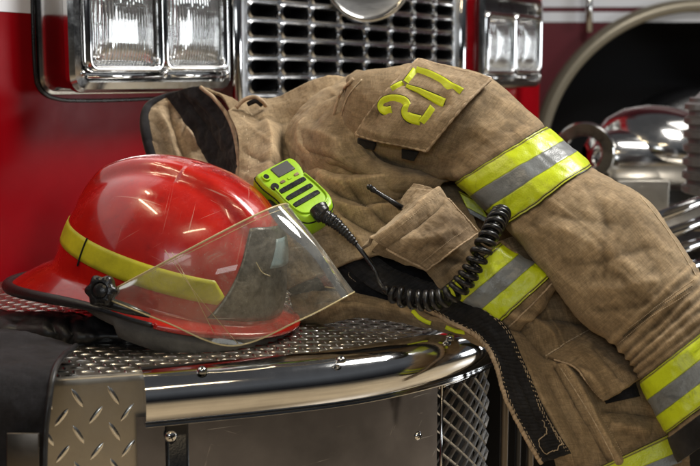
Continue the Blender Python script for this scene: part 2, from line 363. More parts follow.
def helmet_paint():
    m, nt, b = mat('helmet_shell_paint')
    tc = N(nt, 'ShaderNodeTexCoord')
    n = N(nt, 'ShaderNodeTexNoise', i_Scale=7.0, i_Detail=9.0, i_Roughness=.7); L(nt, tc.outputs['Object'], n.inputs['Vector'])
    r = ramp(nt, [(.3, (.30, .004, .005)), (.55, (.50, .014, .007)), (.75, (.66, .035, .010))]); L(nt, n.outputs['Fac'], r.inputs['Fac']); L(nt, r.outputs['Color'], b.inputs['Base Color'])
    n2 = N(nt, 'ShaderNodeTexNoise', i_Scale=30.0, i_Detail=12.0, i_Roughness=.8); L(nt, tc.outputs['Object'], n2.inputs['Vector'])
    r2 = ramp(nt, [(.4, .12), (.7, .38)]); L(nt, n2.outputs['Fac'], r2.inputs['Fac']); L(nt, r2.outputs['Color'], b.inputs['Roughness'])
    b.inputs['Coat Weight'].default_value = .8; b.inputs['Coat Roughness'].default_value = .06
    acc = None
    for rot, sc in (((.3, .5, .1), (6, 6, 330)), ((1.0, -.4, .8), (9, 9, 260)), ((-.6, 1.2, .2), (7, 7, 380))):
        mp = N(nt, 'ShaderNodeMapping'); mp.inputs['Rotation'].default_value = rot; L(nt, tc.outputs['Object'], mp.inputs[0])
        mq = N(nt, 'ShaderNodeMapping'); mq.inputs['Scale'].default_value = sc; L(nt, mp.outputs[0], mq.inputs[0])
        q = N(nt, 'ShaderNodeTexNoise', i_Scale=1.0, i_Detail=3.0); L(nt, mq.outputs[0], q.inputs['Vector'])
        rq = ramp(nt, [(.70, 0), (.74, .8)]); L(nt, q.outputs['Fac'], rq.inputs['Fac'])
        if acc is None: acc = rq.outputs['Color']
        else:
            mx = N(nt, 'ShaderNodeMath', operation='MAXIMUM'); L(nt, acc, mx.inputs[0]); L(nt, rq.outputs['Color'], mx.inputs[1]); acc = mx.outputs[0]
    sm = N(nt, 'ShaderNodeTexNoise', i_Scale=16.0, i_Detail=12.0, i_Roughness=.8); L(nt, tc.outputs['Object'], sm.inputs['Vector'])
    rsm = ramp(nt, [(.56, 0), (.70, .55)]); L(nt, sm.outputs['Fac'], rsm.inputs['Fac'])
    c1 = N(nt, 'ShaderNodeMix', data_type='RGBA'); L(nt, rsm.outputs['Color'], c1.inputs[0]); L(nt, r.outputs['Color'], c1.inputs[6]); c1.inputs[7].default_value = (.06, .008, .008, 1)
    c2 = N(nt, 'ShaderNodeMix', data_type='RGBA'); L(nt, acc, c2.inputs[0]); L(nt, c1.outputs[2], c2.inputs[6]); c2.inputs[7].default_value = (.62, .25, .2, 1)
    L(nt, c2.outputs[2], b.inputs['Base Color'])
    bp = N(nt, 'ShaderNodeBump', i_Strength=.06, i_Distance=.004); L(nt, n2.outputs['Fac'], bp.inputs['Height']); L(nt, bp.outputs['Normal'], b.inputs['Normal'])
    return m
M['helmet'] = helmet_paint()

# ------------------------------------------------------------------ cloth surfaces
def cr(p0, p1, p2, p3, t):
    return .5 * ((2 * p1) + (-p0 + p2) * t + (2 * p0 - 5 * p1 + 4 * p2 - p3) * t * t + (-p0 + 3 * p1 - 3 * p2 + p3) * t ** 3)
def resample(A, n, axis=0, closed=False):
    A = np.moveaxis(np.asarray(A, float), axis, 0); m = len(A)
    if closed: t = np.linspace(0, m, n, endpoint=False)
    else: t = np.linspace(0, m - 1, n)
    i = np.minimum(np.floor(t).astype(int), m - 1 if closed else m - 2); f = (t - i).reshape((-1,) + (1,) * (A.ndim - 1))
    if closed:
        g = lambda k: A[(i + k) % m]
        out = cr(g(-1), g(0), g(1), g(2), f)
    else:
        E = np.concatenate([[2 * A[0] - A[1]], A, [2 * A[-1] - A[-2]]])
        out = cr(E[i], E[i + 1], E[i + 2], E[i + 3], f)
    return np.moveaxis(out, 0, axis)

def seg_dist(px, py, poly):
    """distance in px to polyline + arc fraction + signed side"""
    best = np.full(px.shape, 1e9); frac = np.zeros(px.shape); side = np.zeros(px.shape)
    poly = np.array(poly, float); Ls = np.linalg.norm(np.diff(poly, axis=0), axis=1); T = Ls.sum(); acc = 0
    for k in range(len(poly) - 1):
        a = poly[k]; b = poly[k + 1]; d = b - a; l = Ls[k]
        t = np.clip(((px - a[0]) * d[0] + (py - a[1]) * d[1]) / (l * l), 0, 1)
        dx = px - (a[0] + t * d[0]); dy = py - (a[1] + t * d[1]); ds = np.hypot(dx, dy)
        sd = np.sign(d[0] * dy - d[1] * dx)
        u = ds < best
        best = np.where(u, ds, best); frac = np.where(u, (acc + t * l) / T, frac); side = np.where(u, sd, side); acc += l
    return best, frac, side

def smooth_poly(poly, n=24):
    return resample(np.array(poly, float), n)

def fbm(pts, scale, octv=4, off=0.0, stretch=None):
    out = np.empty(len(pts))
    for i, p in enumerate(pts):
        v = Vector((p[0] * scale + off, p[1] * scale + off * 2, p[2] * scale - off))
        out[i] = noise.fractal(v, .8, 2.1, octv)
    return out

class Surf:
    def __init__(s, ctrl, nu, nv, creases=(), amp=.004, nscale=9.0, seed=0.0, closed_v=False, extra=None, fine=.0007, wr=(), cs=1.35):
        C = np.array(ctrl, float)
        G = resample(resample(C, nu, 0), nv, 1, closed=closed_v)
        s.px = G[..., 0]; s.py = G[..., 1]; s.d = G[..., 2]; s.closed = closed_v
        s.W = P(s.px, s.py, s.d)
        s.U, s.V = np.meshgrid(np.linspace(0, 1, nu), np.linspace(0, 1, nv, endpoint=not closed_v), indexing='ij')
        s.calc_normals()
        flat = s.W.reshape(-1, 3)
        h = amp * fbm(flat, nscale, 3, seed) + amp * .22 * (1 - 2 * np.abs(fbm(flat, nscale * 2.0, 3, seed + 7)))
        h += fine * fbm(flat, 110, 3, seed + 3)
        h = h.reshape(s.px.shape)
        front = s.facing()
        for ang, lx, ly, am in wr:
            ca, sa = math.cos(R(ang)), math.sin(R(ang))
            X = (s.px * ca + s.py * sa) / lx; Y = (-s.px * sa + s.py * ca) / ly
            q = np.empty(X.size); XR = X.ravel(); YR = Y.ravel()
            for i in range(q.size):
                v = Vector((XR[i] + seed * 3, YR[i], seed + ang)); o_ = noise.noise(v * .7) * .8
                q[i] = noise.noise(Vector((v.x, v.y + o_, v.z))) + .35 * noise.noise(Vector((v.x * 2.1, v.y * 2.3 + 5, v.z)))
            q = q.reshape(X.shape); rd = np.exp(-np.abs(q) * 9.0) * 1.6 - .25
            h += np.where(front, am * np.clip(rd, -1, 1), 0)
        for c in creases:
            poly, w, a = c[0], c[1] * .85, c[2] * cs; kind = c[3] if len(c) > 3 else 'g'
            poly = smooth_poly(poly)
            dist, fr, sd = seg_dist(s.px, s.py, poly)
            taper = np.clip(np.minimum(fr, 1 - fr) * 5, 0.0, 1) ** .7
            if kind == 'n': taper = np.ones_like(taper)
            if kind in ('g', 'n'): k = a * (.7 * np.exp(-(dist / (w * 1.25)) ** 2) + .35 * np.exp(-1.6 * dist / w)) * taper
            elif kind == 's':   # step: raised on positive side
                k = a * (1 / (1 + np.exp(-np.clip(sd * dist / (w * .35), -30, 30)))) * np.exp(-(dist / (w * 3)) ** 2) * taper
            h += np.where(front, k, 0)
        if extra is not None: h += extra(s)
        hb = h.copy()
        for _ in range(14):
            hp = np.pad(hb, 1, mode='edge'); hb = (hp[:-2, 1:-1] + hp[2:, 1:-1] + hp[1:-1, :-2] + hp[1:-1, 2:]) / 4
        s.wear = np.clip((h - hb) / .0024, -1.5, 1.5)  # ridge wear plus fold shade for the colour: valleys darker, ridges lighter
        s.W = s.W + s.Nn * h[..., None]
        s.project(); s.calc_normals()
    def facing(s):
        v = CAM - s.W
        return (v * s.Nn).sum(-1) > -0.05 * np.linalg.norm(v, axis=-1)
    def project(s):
        r = s.W - CAM; s.d = r @ FW
        s.px = 350 + F * (r @ RT) / s.d; s.py = 233 - F * (r @ UP) / s.d
    def calc_normals(s):
        if s.closed:
            dv = np.roll(s.W, -1, 1) - np.roll(s.W, 1, 1)
        else: dv = np.gradient(s.W, axis=1)
        du = np.gradient(s.W, axis=0)
        n = np.cross(du, dv); n /= np.linalg.norm(n, axis=-1, keepdims=True) + 1e-12
        # orient to the outside (towards the camera for open sheets)
        if not s.closed:
            c = ((CAM - s.W) * n).sum()
            if c < 0: n = -n
        else:
            cen = s.W.mean(1, keepdims=True)
            if ((s.W - cen) * n).sum() < 0: n = -n
        s.Nn = n
    def uv(s):
        du = np.linalg.norm(np.diff(s.W, axis=0), axis=-1).mean() * (s.W.shape[0] - 1)
        dv = np.linalg.norm(np.diff(s.W, axis=1), axis=-1).mean() * (s.W.shape[1] - 1)
        return np.stack([s.U * du, s.V * dv], -1).reshape(-1, 2)
    def at(s, px, py, off=0.0):
        """world point on the visible side under a pixel"""
        f = s.facing() if s.closed else np.ones(s.px.shape, bool)
        d2 = (s.px - px) ** 2 + (s.py - py) ** 2 + np.where(f, 0, 1e5)
        k = np.argsort(d2.ravel())[:6]
        w = 1 / (d2.ravel()[k] + .02); w /= w.sum()
        d = (s.d.ravel()[k] * w).sum(); n = (s.Nn.reshape(-1, 3)[k] * w[:, None]).sum(0); n /= np.linalg.norm(n)
        return P(px, py, d) + n * off
    def build(s, name, m, parent, thick=.003, off=0.0):
        mb = MB(); mb.grid(s.W + s.Nn * off, closed_v=s.closed)
        uv = s.uv()
        o = mb.build(name, m, parent, uv=uv, solid=0 if s.closed else thick, wear=s.wear)
        return o
    def strip_uv(s, name, m, parent, axis=0, thick=.0015, off=.0012, lo=0, hi=1, bulge=0, rng=None):
        """sub range of the surface along an axis as an applied trim; uv.y runs across the trim"""
        i0, i1 = rng
        n = s.W.shape[axis]; a, b = int(round(i0 * (n - 1))), int(round(i1 * (n - 1)))
        sl = (slice(a, b + 1), slice(None)) if axis == 0 else (slice(None), slice(a, b + 1))
        W = s.W[sl]; Nn = s.Nn[sl]
        mb = MB()
        mb.grid(W + Nn * off, closed_v=s.closed and axis == 0)
        k = W.shape[axis]; t = np.linspace(lo, hi, k)
        t = np.broadcast_to(t[:, None] if axis == 0 else t[None, :], W.shape[:2])
        q = np.broadcast_to(np.linspace(0, 1, W.shape[1 - axis])[None, :] if axis == 0 else np.linspace(0, 1, W.shape[1 - axis])[:, None], W.shape[:2])
        return mb.build(name, m, parent, uv=np.stack([q, t], -1).reshape(-1, 2), solid=thick)

def quad_on(s, quad, nu, nv, off, base=None, curl=None):
    """patch that follows surface s; quad = control grid of px points; returns ctrl grid (px,py,d)"""
    q = np.array(quad, float)
    out = np.zeros(q.shape[:2] + (3,))
    for i in range(q.shape[0]):
        for j in range(q.shape[1]):
            w = s.at(q[i, j, 0], q[i, j, 1], 0); d = (w - CAM) @ FW
            o = off if np.isscalar(off) else off[i][j]
            out[i, j] = (q[i, j, 0], q[i, j, 1], d - o)
    return out

def seam(parent, surf, pts, r=.0009, m=None, n=60, off=.001, name='seam', dash=False):
    pl = smooth_poly(pts, n)
    W = [surf.at(x, y, off) for x, y in pl]
    for _ in range(2):
        W = [W[0]] + [(W[i - 1] + 2 * W[i] + W[i + 1]) / 4 for i in range(1, len(W) - 1)] + [W[-1]]
    mb = MB()
    if not dash: mb.tube(W, [r * (1 + .25 * math.sin(i * 1.7)) for i in range(len(W))], 6)
    else:
        Wd = resample(np.array(W), n * 3)
        for i in range(0, len(Wd) - 3, 4): mb.tube(Wd[i:i + 3], [r * .6, r, r * .6], 5)
    return mb.build(name, m or M['seam'], parent)

def ribbon(surf, pts, width, off=.0015, n=40, nw=4, smooth=True):
    pl = smooth_poly(pts, n) if smooth else resample_lin(pts, n)
    C = [surf.at(x, y, off) for x, y in pl]; G = []
    for i in range(n):
        t = C[min(i + 1, n - 1)] - C[max(i - 1, 0)]; t /= np.linalg.norm(t) + 1e-9
        v = CAM - C[i]; v /= np.linalg.norm(v)
        w = np.cross(t, v); w /= np.linalg.norm(w)
        G.append([C[i] + w * width * k for k in np.linspace(-.5, .5, nw)])
    return np.array(G)
def resample_lin(pts, n):
    pts = np.array(pts, float); l = np.concatenate([[0], np.cumsum(np.linalg.norm(np.diff(pts, axis=0), axis=1))])
    t = np.linspace(0, l[-1], n); return np.stack([np.interp(t, l, pts[:, k]) for k in range(2)], -1)

#@@SETTING
# ================================================================== SETTING
mb = MB(); mb.grid(np.array([[(x, y, 0) for y in np.linspace(-30, 40, 8)] for x in np.linspace(-35, 35, 8)]))
fl = mb.build('floor', M['floor']); tag(fl, 'tan concrete station floor below the engine bumper', kind='structure')

# ================================================================== FIRE ENGINE
eng = empty('fire_engine', (0.3, 2.2, 0), 'near red fire engine with chrome grille, twin headlights and tread plate bumper', 'fire engine')
def rrect(s0, s1, z0, z1, r, n=6):
    pts = []
    for cx, cz, a0 in ((s1 - r, z1 - r, 0), (s0 + r, z1 - r, 90), (s0 + r, z0 + r, 180), (s1 - r, z0 + r, 270)):
        for k in range(n): 
            a = R(a0 + 90 * k / (n - 1)); pts.append((cx + r * math.cos(a), cz + r * math.sin(a)))
    return pts
def loft(mb, loops):  # loops: list of (pts2d, off)
    mb.grid(np.array([[WP(s, z, o) for s, z in pts] for pts, o in loops]), closed_v=True)
def fill(mb, pts, o):
    b = mb.add([WP(s, z, o) for s, z in pts], []); mb.f.append(tuple(range(b, b + len(pts)))); mb.m.append(0)

BO = -.08       # body plane behind lamp faces
sL, zb = wall_sz(33, 99, BO)
s_bezR = wall_sz(229, 80, 0)[0]
s_gr0 = wall_sz(236, 50, 0)[0]; s_gr1 = wall_sz(458, 50, 0)[0]
s_end = wall_sz(540, 60, BO)[0]
zlow = DECK - .02
# red body panel: with large recess groove round the headlight
mb = MB()
zst = wall_sz(10, 12, BO)[1]
def wq(s0, s1, z0, z1, o, n=2):
    mb.grid(np.array([[WP(s, z, o) for z in np.linspace(z0, z1, n)] for s in np.linspace(s0, s1, 12)]))
wq(-1.4, s_gr0 + .02, zlow - .5, zst, BO, 6)
mb.build('body_panel', M['red'], eng); mb = MB()
wq(s_gr1 - .02, s_end, zlow - .5, 1.5, BO, 6)
mb.build('body_panel', M['red'], eng)
mb = MB(); wq(-1.4, sL + .001, zst, 2.0, BO + .001); wq(sL - .01, s_gr0, zst, 2.0, BO)
mb.build('white_stripe', M['white'], eng)
# side of the body past the right headlight
mb = MB()
e0 = WP(s_end, 0, BO)
mb.grid(np.array([[(e0 - EN * t)[:2].tolist() + [z] for z in (.3, .8, 1.3, 2)] for t in (0, .1, .5, 1.2)]))
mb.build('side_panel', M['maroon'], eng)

def headlight(pxs, pyb, lamps, name_l):
    """pxs: bezel px range at lamp face; lamps: glass px ranges; pyb: bezel bottom; """
    s0 = wall_sz(pxs[0], pyb, 0)[0]; s1 = wall_sz(pxs[1], pyb, 0)[0]
    z0 = wall_sz(pxs[0] + 10, pyb, 0)[1]
    return s0, s1, z0
hs0, hs1, hz0 = headlight((76, 228), 87, None, '')
lw = []
for a, b, y in ((92, 158, 64.5), (168, 223, 64)):
    lw.append((wall_sz(a, y, 0)[0], wall_sz(b, y, 0)[0], wall_sz((a + b) / 2, y, 0)[1]))
lampH = .150
def make_headlight(ds, dz, label):
    hb = MB()
    s0, s1, z0 = hs0 + ds, hs1 + ds, hz0 + dz; z1 = z0 + lampH + .10
    # surround housing: outer flange on body, side wall, front lip
    A = lambda g, r: rrect(s0 - g, s1 + g, z0 - g, z1 + g, r)
    loft(hb, [(A(.014, .03), BO + .001), (A(.013, .03), BO + .006), (A(.008, .028), BO + .008), (A(.006, .026), BO + .012), (A(.004, .026), BO + .02),
              (A(.004, .026), BO + .03), (A(.004, .026), -.022), (A(.010, .030), -.014), (A(.010, .030), -.004), (A(.004, .026), .004), (A(-.008, .022), .006), (A(-.014, .018), -.002), (A(-.016, .016), -.02)])
    ho = hb.build('headlight', M['chromeworn'], eng, autos=35)
    tag(ho, label)
    # backing plate
    mb_ = MB(); fill(mb_, A(-.012, .018), -.019); mb_.build('backing_plate', M['blackplastic'], ho, smooth=False)
    for k, (a, b, zz) in enumerate(lw):
        a += ds; b += ds; zz += dz; zt = zz + lampH
        B = lambda g, r: rrect(a - g, b + g, zz - g, zt + g, r)
        m1 = MB()
        loft(m1, [(B(.016, .020), -.019), (B(.016, .020), -.004), (B(.012, .018), .006), (B(.006, .014), .008), (B(.001, .010), .002), (B(0, .009), -.006), (B(.004, .009), -.012)])
        m1.build('lamp_rim', M['chrome'], ho)
        m2 = MB(); n = 22; G = []
        for i in range(n):
            row = []
            for j in range(n):
                u, v = i / (n - 1), j / (n - 1)
                bul = .014 * (1 - (2 * u - 1) ** 4) * (1 - (2 * v - 1) ** 4)
                row.append(WP(a - .003 + u * (b - a + .006), zz - .003 + v * (lampH + .006), -.010 + bul))
            G.append(row)
        m2.grid(np.array(G)); uv = [(i / (n - 1) * .2, j / (n - 1) * .15) for i in range(n) for j in range(n)]
        m2.build('lens', M['lens'], ho, uv=uv)
        for sx in (a + .008, b - .008):
            for sz in (zz + .010,):
                m3 = MB(); c = WP(sx, sz, .006)
                Mx = Matrix.Translation(Vector(c)) @ Vector(EN).to_track_quat('Z', 'Y').to_matrix().to_4x4()
                m3.lathe([(.0001, .0035), (.003, .003), (.0045, .001), (.0045, -.008)], Mx, 12); m3.build('screw', M['chrome'], ho)
    # corner screws under lamps
    for sx in (s0 + .012, (lw[0][1] + lw[1][0]) / 2 + ds, s1 - .008):
        m3 = MB(); c = WP(sx, z0 + .022, .003)
        Mx = Matrix.Translation(Vector(c)) @ Vector(EN).to_track_quat('Z', 'Y').to_matrix().to_4x4()
        m3.lathe([(.0001, .006), (.004, .0055), (.0065, .003), (.007, 0), (.007, -.02)], Mx, 14); m3.build('screw', M['chrome'], ho)
    # bright strip under lamps
    m4 = MB(); m4.tube([WP(s0 + .02, z0 + .017, .007), WP((lw[0][1] + lw[1][0]) / 2 + ds - .01, z0 + .017, .007)], .003, 8)
    m4.tube([WP((lw[0][1] + lw[1][0]) / 2 + ds + .012, z0 + .019, .007), WP(s1 - .016, z0 + .019, .007)], .003, 8)
    m4.build('lower_bar', M['chrome'], ho)
    return ho
make_headlight(0, 0, 'near twin headlight left of the grille')
rs0 = wall_sz(481, 84, 0); 
make_headlight(rs0[0] - hs0, rs0[1] - hz0, 'far twin headlight right of the grille')
# shoulder line (rolled groove in body around near headlight)
mb = MB()
g = [wall_sz(x, y, BO) for x, y in ((31, -60), (32, 0), (33, 40), (35, 75), (38, 87), (46, 95), (58, 99), (75, 100.5), (120, 100), (170, 97.5), (226, 94))]
g = resample(np.array(g), 60)
mb.tube([WP(s, z, BO + .001) for s, z in g], .0035, 8)
mb.build('panel_seam', M['blackplastic'], eng)

# grille
gl = MB(); gb = MB()
c0 = wall_sz(249.7, 60, 0)[0]; c7 = wall_sz(434.5, 60, 0)[0]; pit = (c7 - c0) / 7; sw = pit * .87
zr = wall_sz(264, (368 + 425) / 2 / 4.66, 0)[1] ; zr2 = wall_sz(264, (22 + 75) / 2 / 4.66, 0)[1]
zp = (zr2 - zr) / 4; sh = zp * .63
for i in range(8):
    for j in range(-3, 8):
        a = c0 + i * pit; cs = a + sw / 2; cz = zr + j * zp
        outer = rrect(cs - pit / 2, cs + pit / 2, cz - zp / 2, cz + zp / 2, .0002)
        h1 = rrect(cs - sw / 2 - .0055, cs + sw / 2 + .0055, cz - sh / 2 - .006, cz + sh / 2 + .006, .013)
        h2 = rrect(cs - sw / 2 - .002, cs + sw / 2 + .002, cz - sh / 2 - .002, cz + sh / 2 + .002, .012)
        h3 = rrect(cs - sw / 2, cs + sw / 2, cz - sh / 2, cz + sh / 2, .010)
        loft(gl, [(outer, 0), (h1, .0), (h1, .002), (h2, .0045), (h3, .002), (h3, -.004)])
        if i < 8: loft(gb, [(h3, -.004), (rrect(cs - sw / 2 - .002, cs + sw / 2 + .002, cz - sh / 2 - .002, cz + sh / 2 + .002, .008), -.05)])
go = gl.build('grille', M['grille'], eng, autos=40); gb.build('slot_shade', M['hole'], go)  # slot walls coloured black, so the recess shade is painted in
gm = MB(); 
mb = MB(); wq(s_gr0, s_gr1, .5, 1.6, -.10); mb.build('grille_backing', M['hole'], go)
mb = MB(); s_a = c0 - (pit - sw) / 2; s_b = c7 + sw + (pit - sw) / 2
def wbox(m_, s0, s1, z0, z1, o0, o1):
    c = [WP(s, z, o) for s in (s0, s1) for z in (z0, z1) for o in (o0, o1)]
    m_.add(c, [(0,1,3,2),(4,6,7,5),(0,4,5,1),(2,3,7,6),(0,2,6,4),(1,5,7,3)])
wbox(mb, s_gr0 + .001, s_a, .5, 1.6, BO, .001); mb.build('grille_frame', M['brushed'], go, bevel=.002); mb = MB(); wbox(mb, s_b, s_gr1, .5, 1.6, BO, .001)
mb.build('grille_frame', M['brushed'], go, bevel=.002)
mb = MB(); mb.tube([WP(s_gr0 - .002, .5, .004), WP(s_gr0 - .002, 1.6, .004)], .011, 14); mb.build('grille_side_trim', M['chrome'], go); mb = MB(); mb.tube([WP(s_gr1 + .006, .5, .004), WP(s_gr1 + .006, 1.6, .004)], .016, 14)
mb.build('grille_side_trim', M['chrome'], go)
# emblem: ring and dished disc in the grille centre
ec = P(366, -25, 2.48); er = 47 / F * 2.48
mb = MB()
Mx = Matrix.Translation(Vector(ec)) @ Vector((.22, -.97, .0)).to_track_quat('Z', 'Y').to_matrix().to_4x4()
mb.lathe([(er * .86, .0), (er * .88, .016), (er * .93, .022), (er * .99, .018), (er, .008), (er, -.02)], Mx, 64)
em = mb.build('emblem', M['chromeworn'], go)
mb = MB(); mb.lathe([(.0001, .004), (er * .3, .002), (er * .6, .0), (er * .87, .006)], Mx, 48); mb.build('emblem_disc', M['brushed'], em)
mb = MB()
for a in (90, 210, 330):
    d = Vector((math.cos(R(a)), math.sin(R(a)), 0)); q = Vector((-d.y, d.x, 0))
    vs = [Mx @ (d * er * .88 + Vector((0, 0, .006))), Mx @ (q * er * .10 + Vector((0, 0, .004))), Mx @ Vector((0, 0, .022)), Mx @ (-q * er * .10 + Vector((0, 0, .004)))]
    mb.add(vs, [(0, 1, 2), (0, 2, 3)])
mb.build('emblem_star', M['chromeworn'], em, smooth=False)
# red marker light below the far headlight
a = wall_sz(484, 88, BO + .05); b = wall_sz(517, 104, BO + .05)
mb = MB(); wbox(mb, a[0], b[0], b[1], a[1], BO, BO + .05); mb.build('marker_light', M['redlens'], eng, bevel=.008)

#@@BUMPER
# ------------------------------------------------------------------ bumper
edge_px = [(-60, 386), (0, 382), (60, 378), (140, 372.5), (200, 367.5), (260, 362.5), (333, 355), (385, 347), (436, 336), (468, 326), (485, 317), (494, 307), (494, 298), (486, 288), (466, 274)]
E = np.array([onz(x, y, DECK)[:2] for x, y in edge_px]); E = resample(E, 260)
tE = np.gradient(E, axis=0); tE /= np.linalg.norm(tE, axis=1, keepdims=True)
nE = np.stack([tE[:, 1], -tE[:, 0]], -1)       # outward (towards the camera)
def prof_sweep(i0, i1, prof):
    G = []
    for i in range(i0, i1):
        G.append([(E[i, 0] + nE[i, 0] * o, E[i, 1] + nE[i, 1] * o, DECK + z) for o, z in prof])
    return np.array(G)
pxE = 350 + F * (E[:, 0]) / ((np.c_[E, np.full(len(E), DECK)] - CAM) @ FW)
i140 = int(np.argmin(np.abs(pxE[:130] - 141)))
bump = MB()
# deck sheet: fan from edge to back line on the body
back = np.array([WP(s, 0, BO + .004)[:2] for s in np.linspace(-.95, .55, len(E))])
G = np.array([[(*(E[i] * (1 - t) + back[i] * t), DECK) for t in np.linspace(0, 1, 14)] for i in range(len(E))])
bump.grid(G)
dk = bump.build('bumper_deck', M['tread'], eng)
# raised tread bars
def in_deck(p):
    # inside: between edge curve and body plane
    if np.dot(np.array([p[0], p[1], 0]) - np.array([*W0[:2], 0]), EN) < BO + .02: return False
    d = np.linalg.norm(E - p, axis=1); i = int(np.argmin(d))
    return np.dot(p - E[i], nE[i]) < -.006
def bar(mb, c, ux, uy, un, Ln=.024, wd=.0055, h=.0016):
    vs = []; n = 7
    for k in range(n):
        t = k / (n - 1) * 2 - 1; w = wd * .5 * math.sqrt(max(0, 1 - t * t)) + .0001; hh = h * math.sqrt(max(0, 1 - t * t))
        for q, zz in ((-1, 0), (-.45, .85), (0, 1), (.45, .85), (1, 0)):
            vs.append(c + ux * t * Ln / 2 + uy * q * w + un * zz * hh)
    b = mb.add(vs, [])
    for i in range(n - 1):
        for j in range(4):
            a = b + i * 5 + j; mb.f.append((a, a + 5, a + 6, a + 1)); mb.m.append(0)
tb = MB(); Z = np.array([0, 0, 1.0])
dirx = np.array([math.cos(R(3)), math.sin(R(3)), 0]); diry = np.array([-dirx[1], dirx[0], 0])
pt = .0375; hp_ = .0168
for i in range(-60, 60):
    for j in range(-8, 70):
        c = dirx * i * .0148 + diry * j * .0165 + np.array([-.05, 1.15, 0])
        if not in_deck(c[:2]) or c[0] > .45 or c[0] < -.62: continue
        ux = dirx if (i + j) % 2 == 0 else diry * .94 - dirx * .34; uy = np.cross(Z, ux)
        bar(tb, np.array([c[0], c[1], DECK]), ux, uy, Z, (.0180 if (i + j) % 2 == 0 else .0165), .0046, .0015)
tb.build('tread_pattern', M['treadbar'], dk)
# folded front skirt of tread plate, left of the rim
G = prof_sweep(0, i140 + 6, [(-.001, .0005), (.002, -.0004), (.0035, -.003), (.004, -.01), (.004, -.08), (.004, -.16), (.004, -.30)])
mb = MB(); mb.grid(G); sk = mb.build('front_skirt', M['tread'], eng)
tb = MB()
for i in range(0, 26):
    for j in range(0, 9):
        for kk in range(2):
            sx = (i + .5 * kk) * pt * .98 + .0; zz = -.024 - (j + .5 * kk) * pt * 1.16
            Ls = np.concatenate([[0], np.cumsum(np.linalg.norm(np.diff(E, axis=0), axis=1))])
            if sx > Ls[i140] - .012: continue
            q = min(len(E) - 1, int(np.searchsorted(Ls, sx)))
            c = np.array([E[q, 0] + nE[q, 0] * .004, E[q, 1] + nE[q, 1] * .004, DECK + zz])
            t3 = np.array([tE[q, 0], tE[q, 1], 0]); n3 = np.array([nE[q, 0], nE[q, 1], 0])
            a = R(-62 if kk == 0 else 52); ux = t3 * math.cos(a) + Z * math.sin(a); uy = np.cross(n3, ux)
            bar(tb, c, ux, uy, n3, .026, .0062, .0018)
tb.build('tread_pattern', M['treadbar'], sk)
# chrome rim
prof = [(-.016, .0008), (-.016, .0022), (-.006, .0026), (.004, .0022)]
for k in range(0, 15):
    a = R(90 - k * 10.5); prof.append((.008 + .030 * math.cos(a), -.030 + .0315 * math.sin(a)))
prof += [(.030, -.058), (.020, -.0605), (.010, -.0605)]
mb = MB(); G = prof_sweep(i140, len(E), prof); mb.grid(G)
cap = [tuple(p) for p in G[0]]; b = mb.add(cap, []); mb.f.append(tuple(range(b, b + len(cap)))); mb.m.append(0)
rim = mb.build('bumper_rim', M['chrome'], eng, autos=50)
# lower face panel
i443 = int(np.argmin(np.abs(pxE[:200] - 436))) - 1
G = prof_sweep(i140 - 2, i443, [(.012, -.050), (.012, -.10), (.012, -.18), (.012, -.30)])
mb = MB(); mb.grid(G); mb.build('bumper_face', M['panel'], eng)
# black strip laid on the face in place of its dark slot
i165 = int(np.argmin(np.abs(pxE[:140] - 163))); i190 = int(np.argmin(np.abs(pxE[:140] - 188)))
mb = MB(); mb.grid(prof_sweep(i165, i190, [(.012, -.0605), (.0165, -.061), (.0165, -.30)])); mb.build('slot_strip', M['blackplastic'], eng, solid=.003)
def screw(parent, c, nrm, r=.007, m='chrome'):
    mb = MB(); Mx = Matrix.Translation(Vector(c)) @ Vector(nrm).to_track_quat('Z', 'Y').to_matrix().to_4x4()
    mb.lathe([(.0001, r * .62), (r * .35, r * .58), (r * .7, r * .42), (r * .95, r * .16), (r, 0), (r, -.004)], Mx, 20)
    o = mb.build('screw', M[m], parent)
    mb = MB()
    rot = Mx.to_3x3()
    for a in (20, 110):
        mb.box(Mx @ Vector((0, 0, r * .58)), (r * 1.0, r * .18, r * .14), (rot @ Matrix.Rotation(R(a), 3, 'Z')))
    mb.build('screw_slot', M['hole'], o, smooth=False)
for x, y in ((202, 369.5), (341, 359), (450, 337)):
    p = onz(x, y, DECK + .003); screw(rim, p, (0, 0, 1), .0062)
def on_face(px, py, off):
    # intersect pixel ray with the swept face
    r = ray(px, py); best = None
    for i in range(len(E)):
        p0 = np.array([E[i, 0] + nE[i, 0] * off, E[i, 1] + nE[i, 1] * off]); 
        t = np.dot(p0 - CAM[:2], nE[i]) / np.dot(r[:2], nE[i]); q = CAM + r * t
        d = np.linalg.norm(q[:2] - p0)
        if best is None or d < best[0]: best = (d, q, nE[i])
    return best[1], np.array([best[2][0], best[2][1], 0])
for x, y, r_ in ((171, 436.5, .0075), (418, 436, .0062)):
    c, n_ = on_face(x, y, .0175 if x < 200 else .012); screw(eng, c, n_, r_)
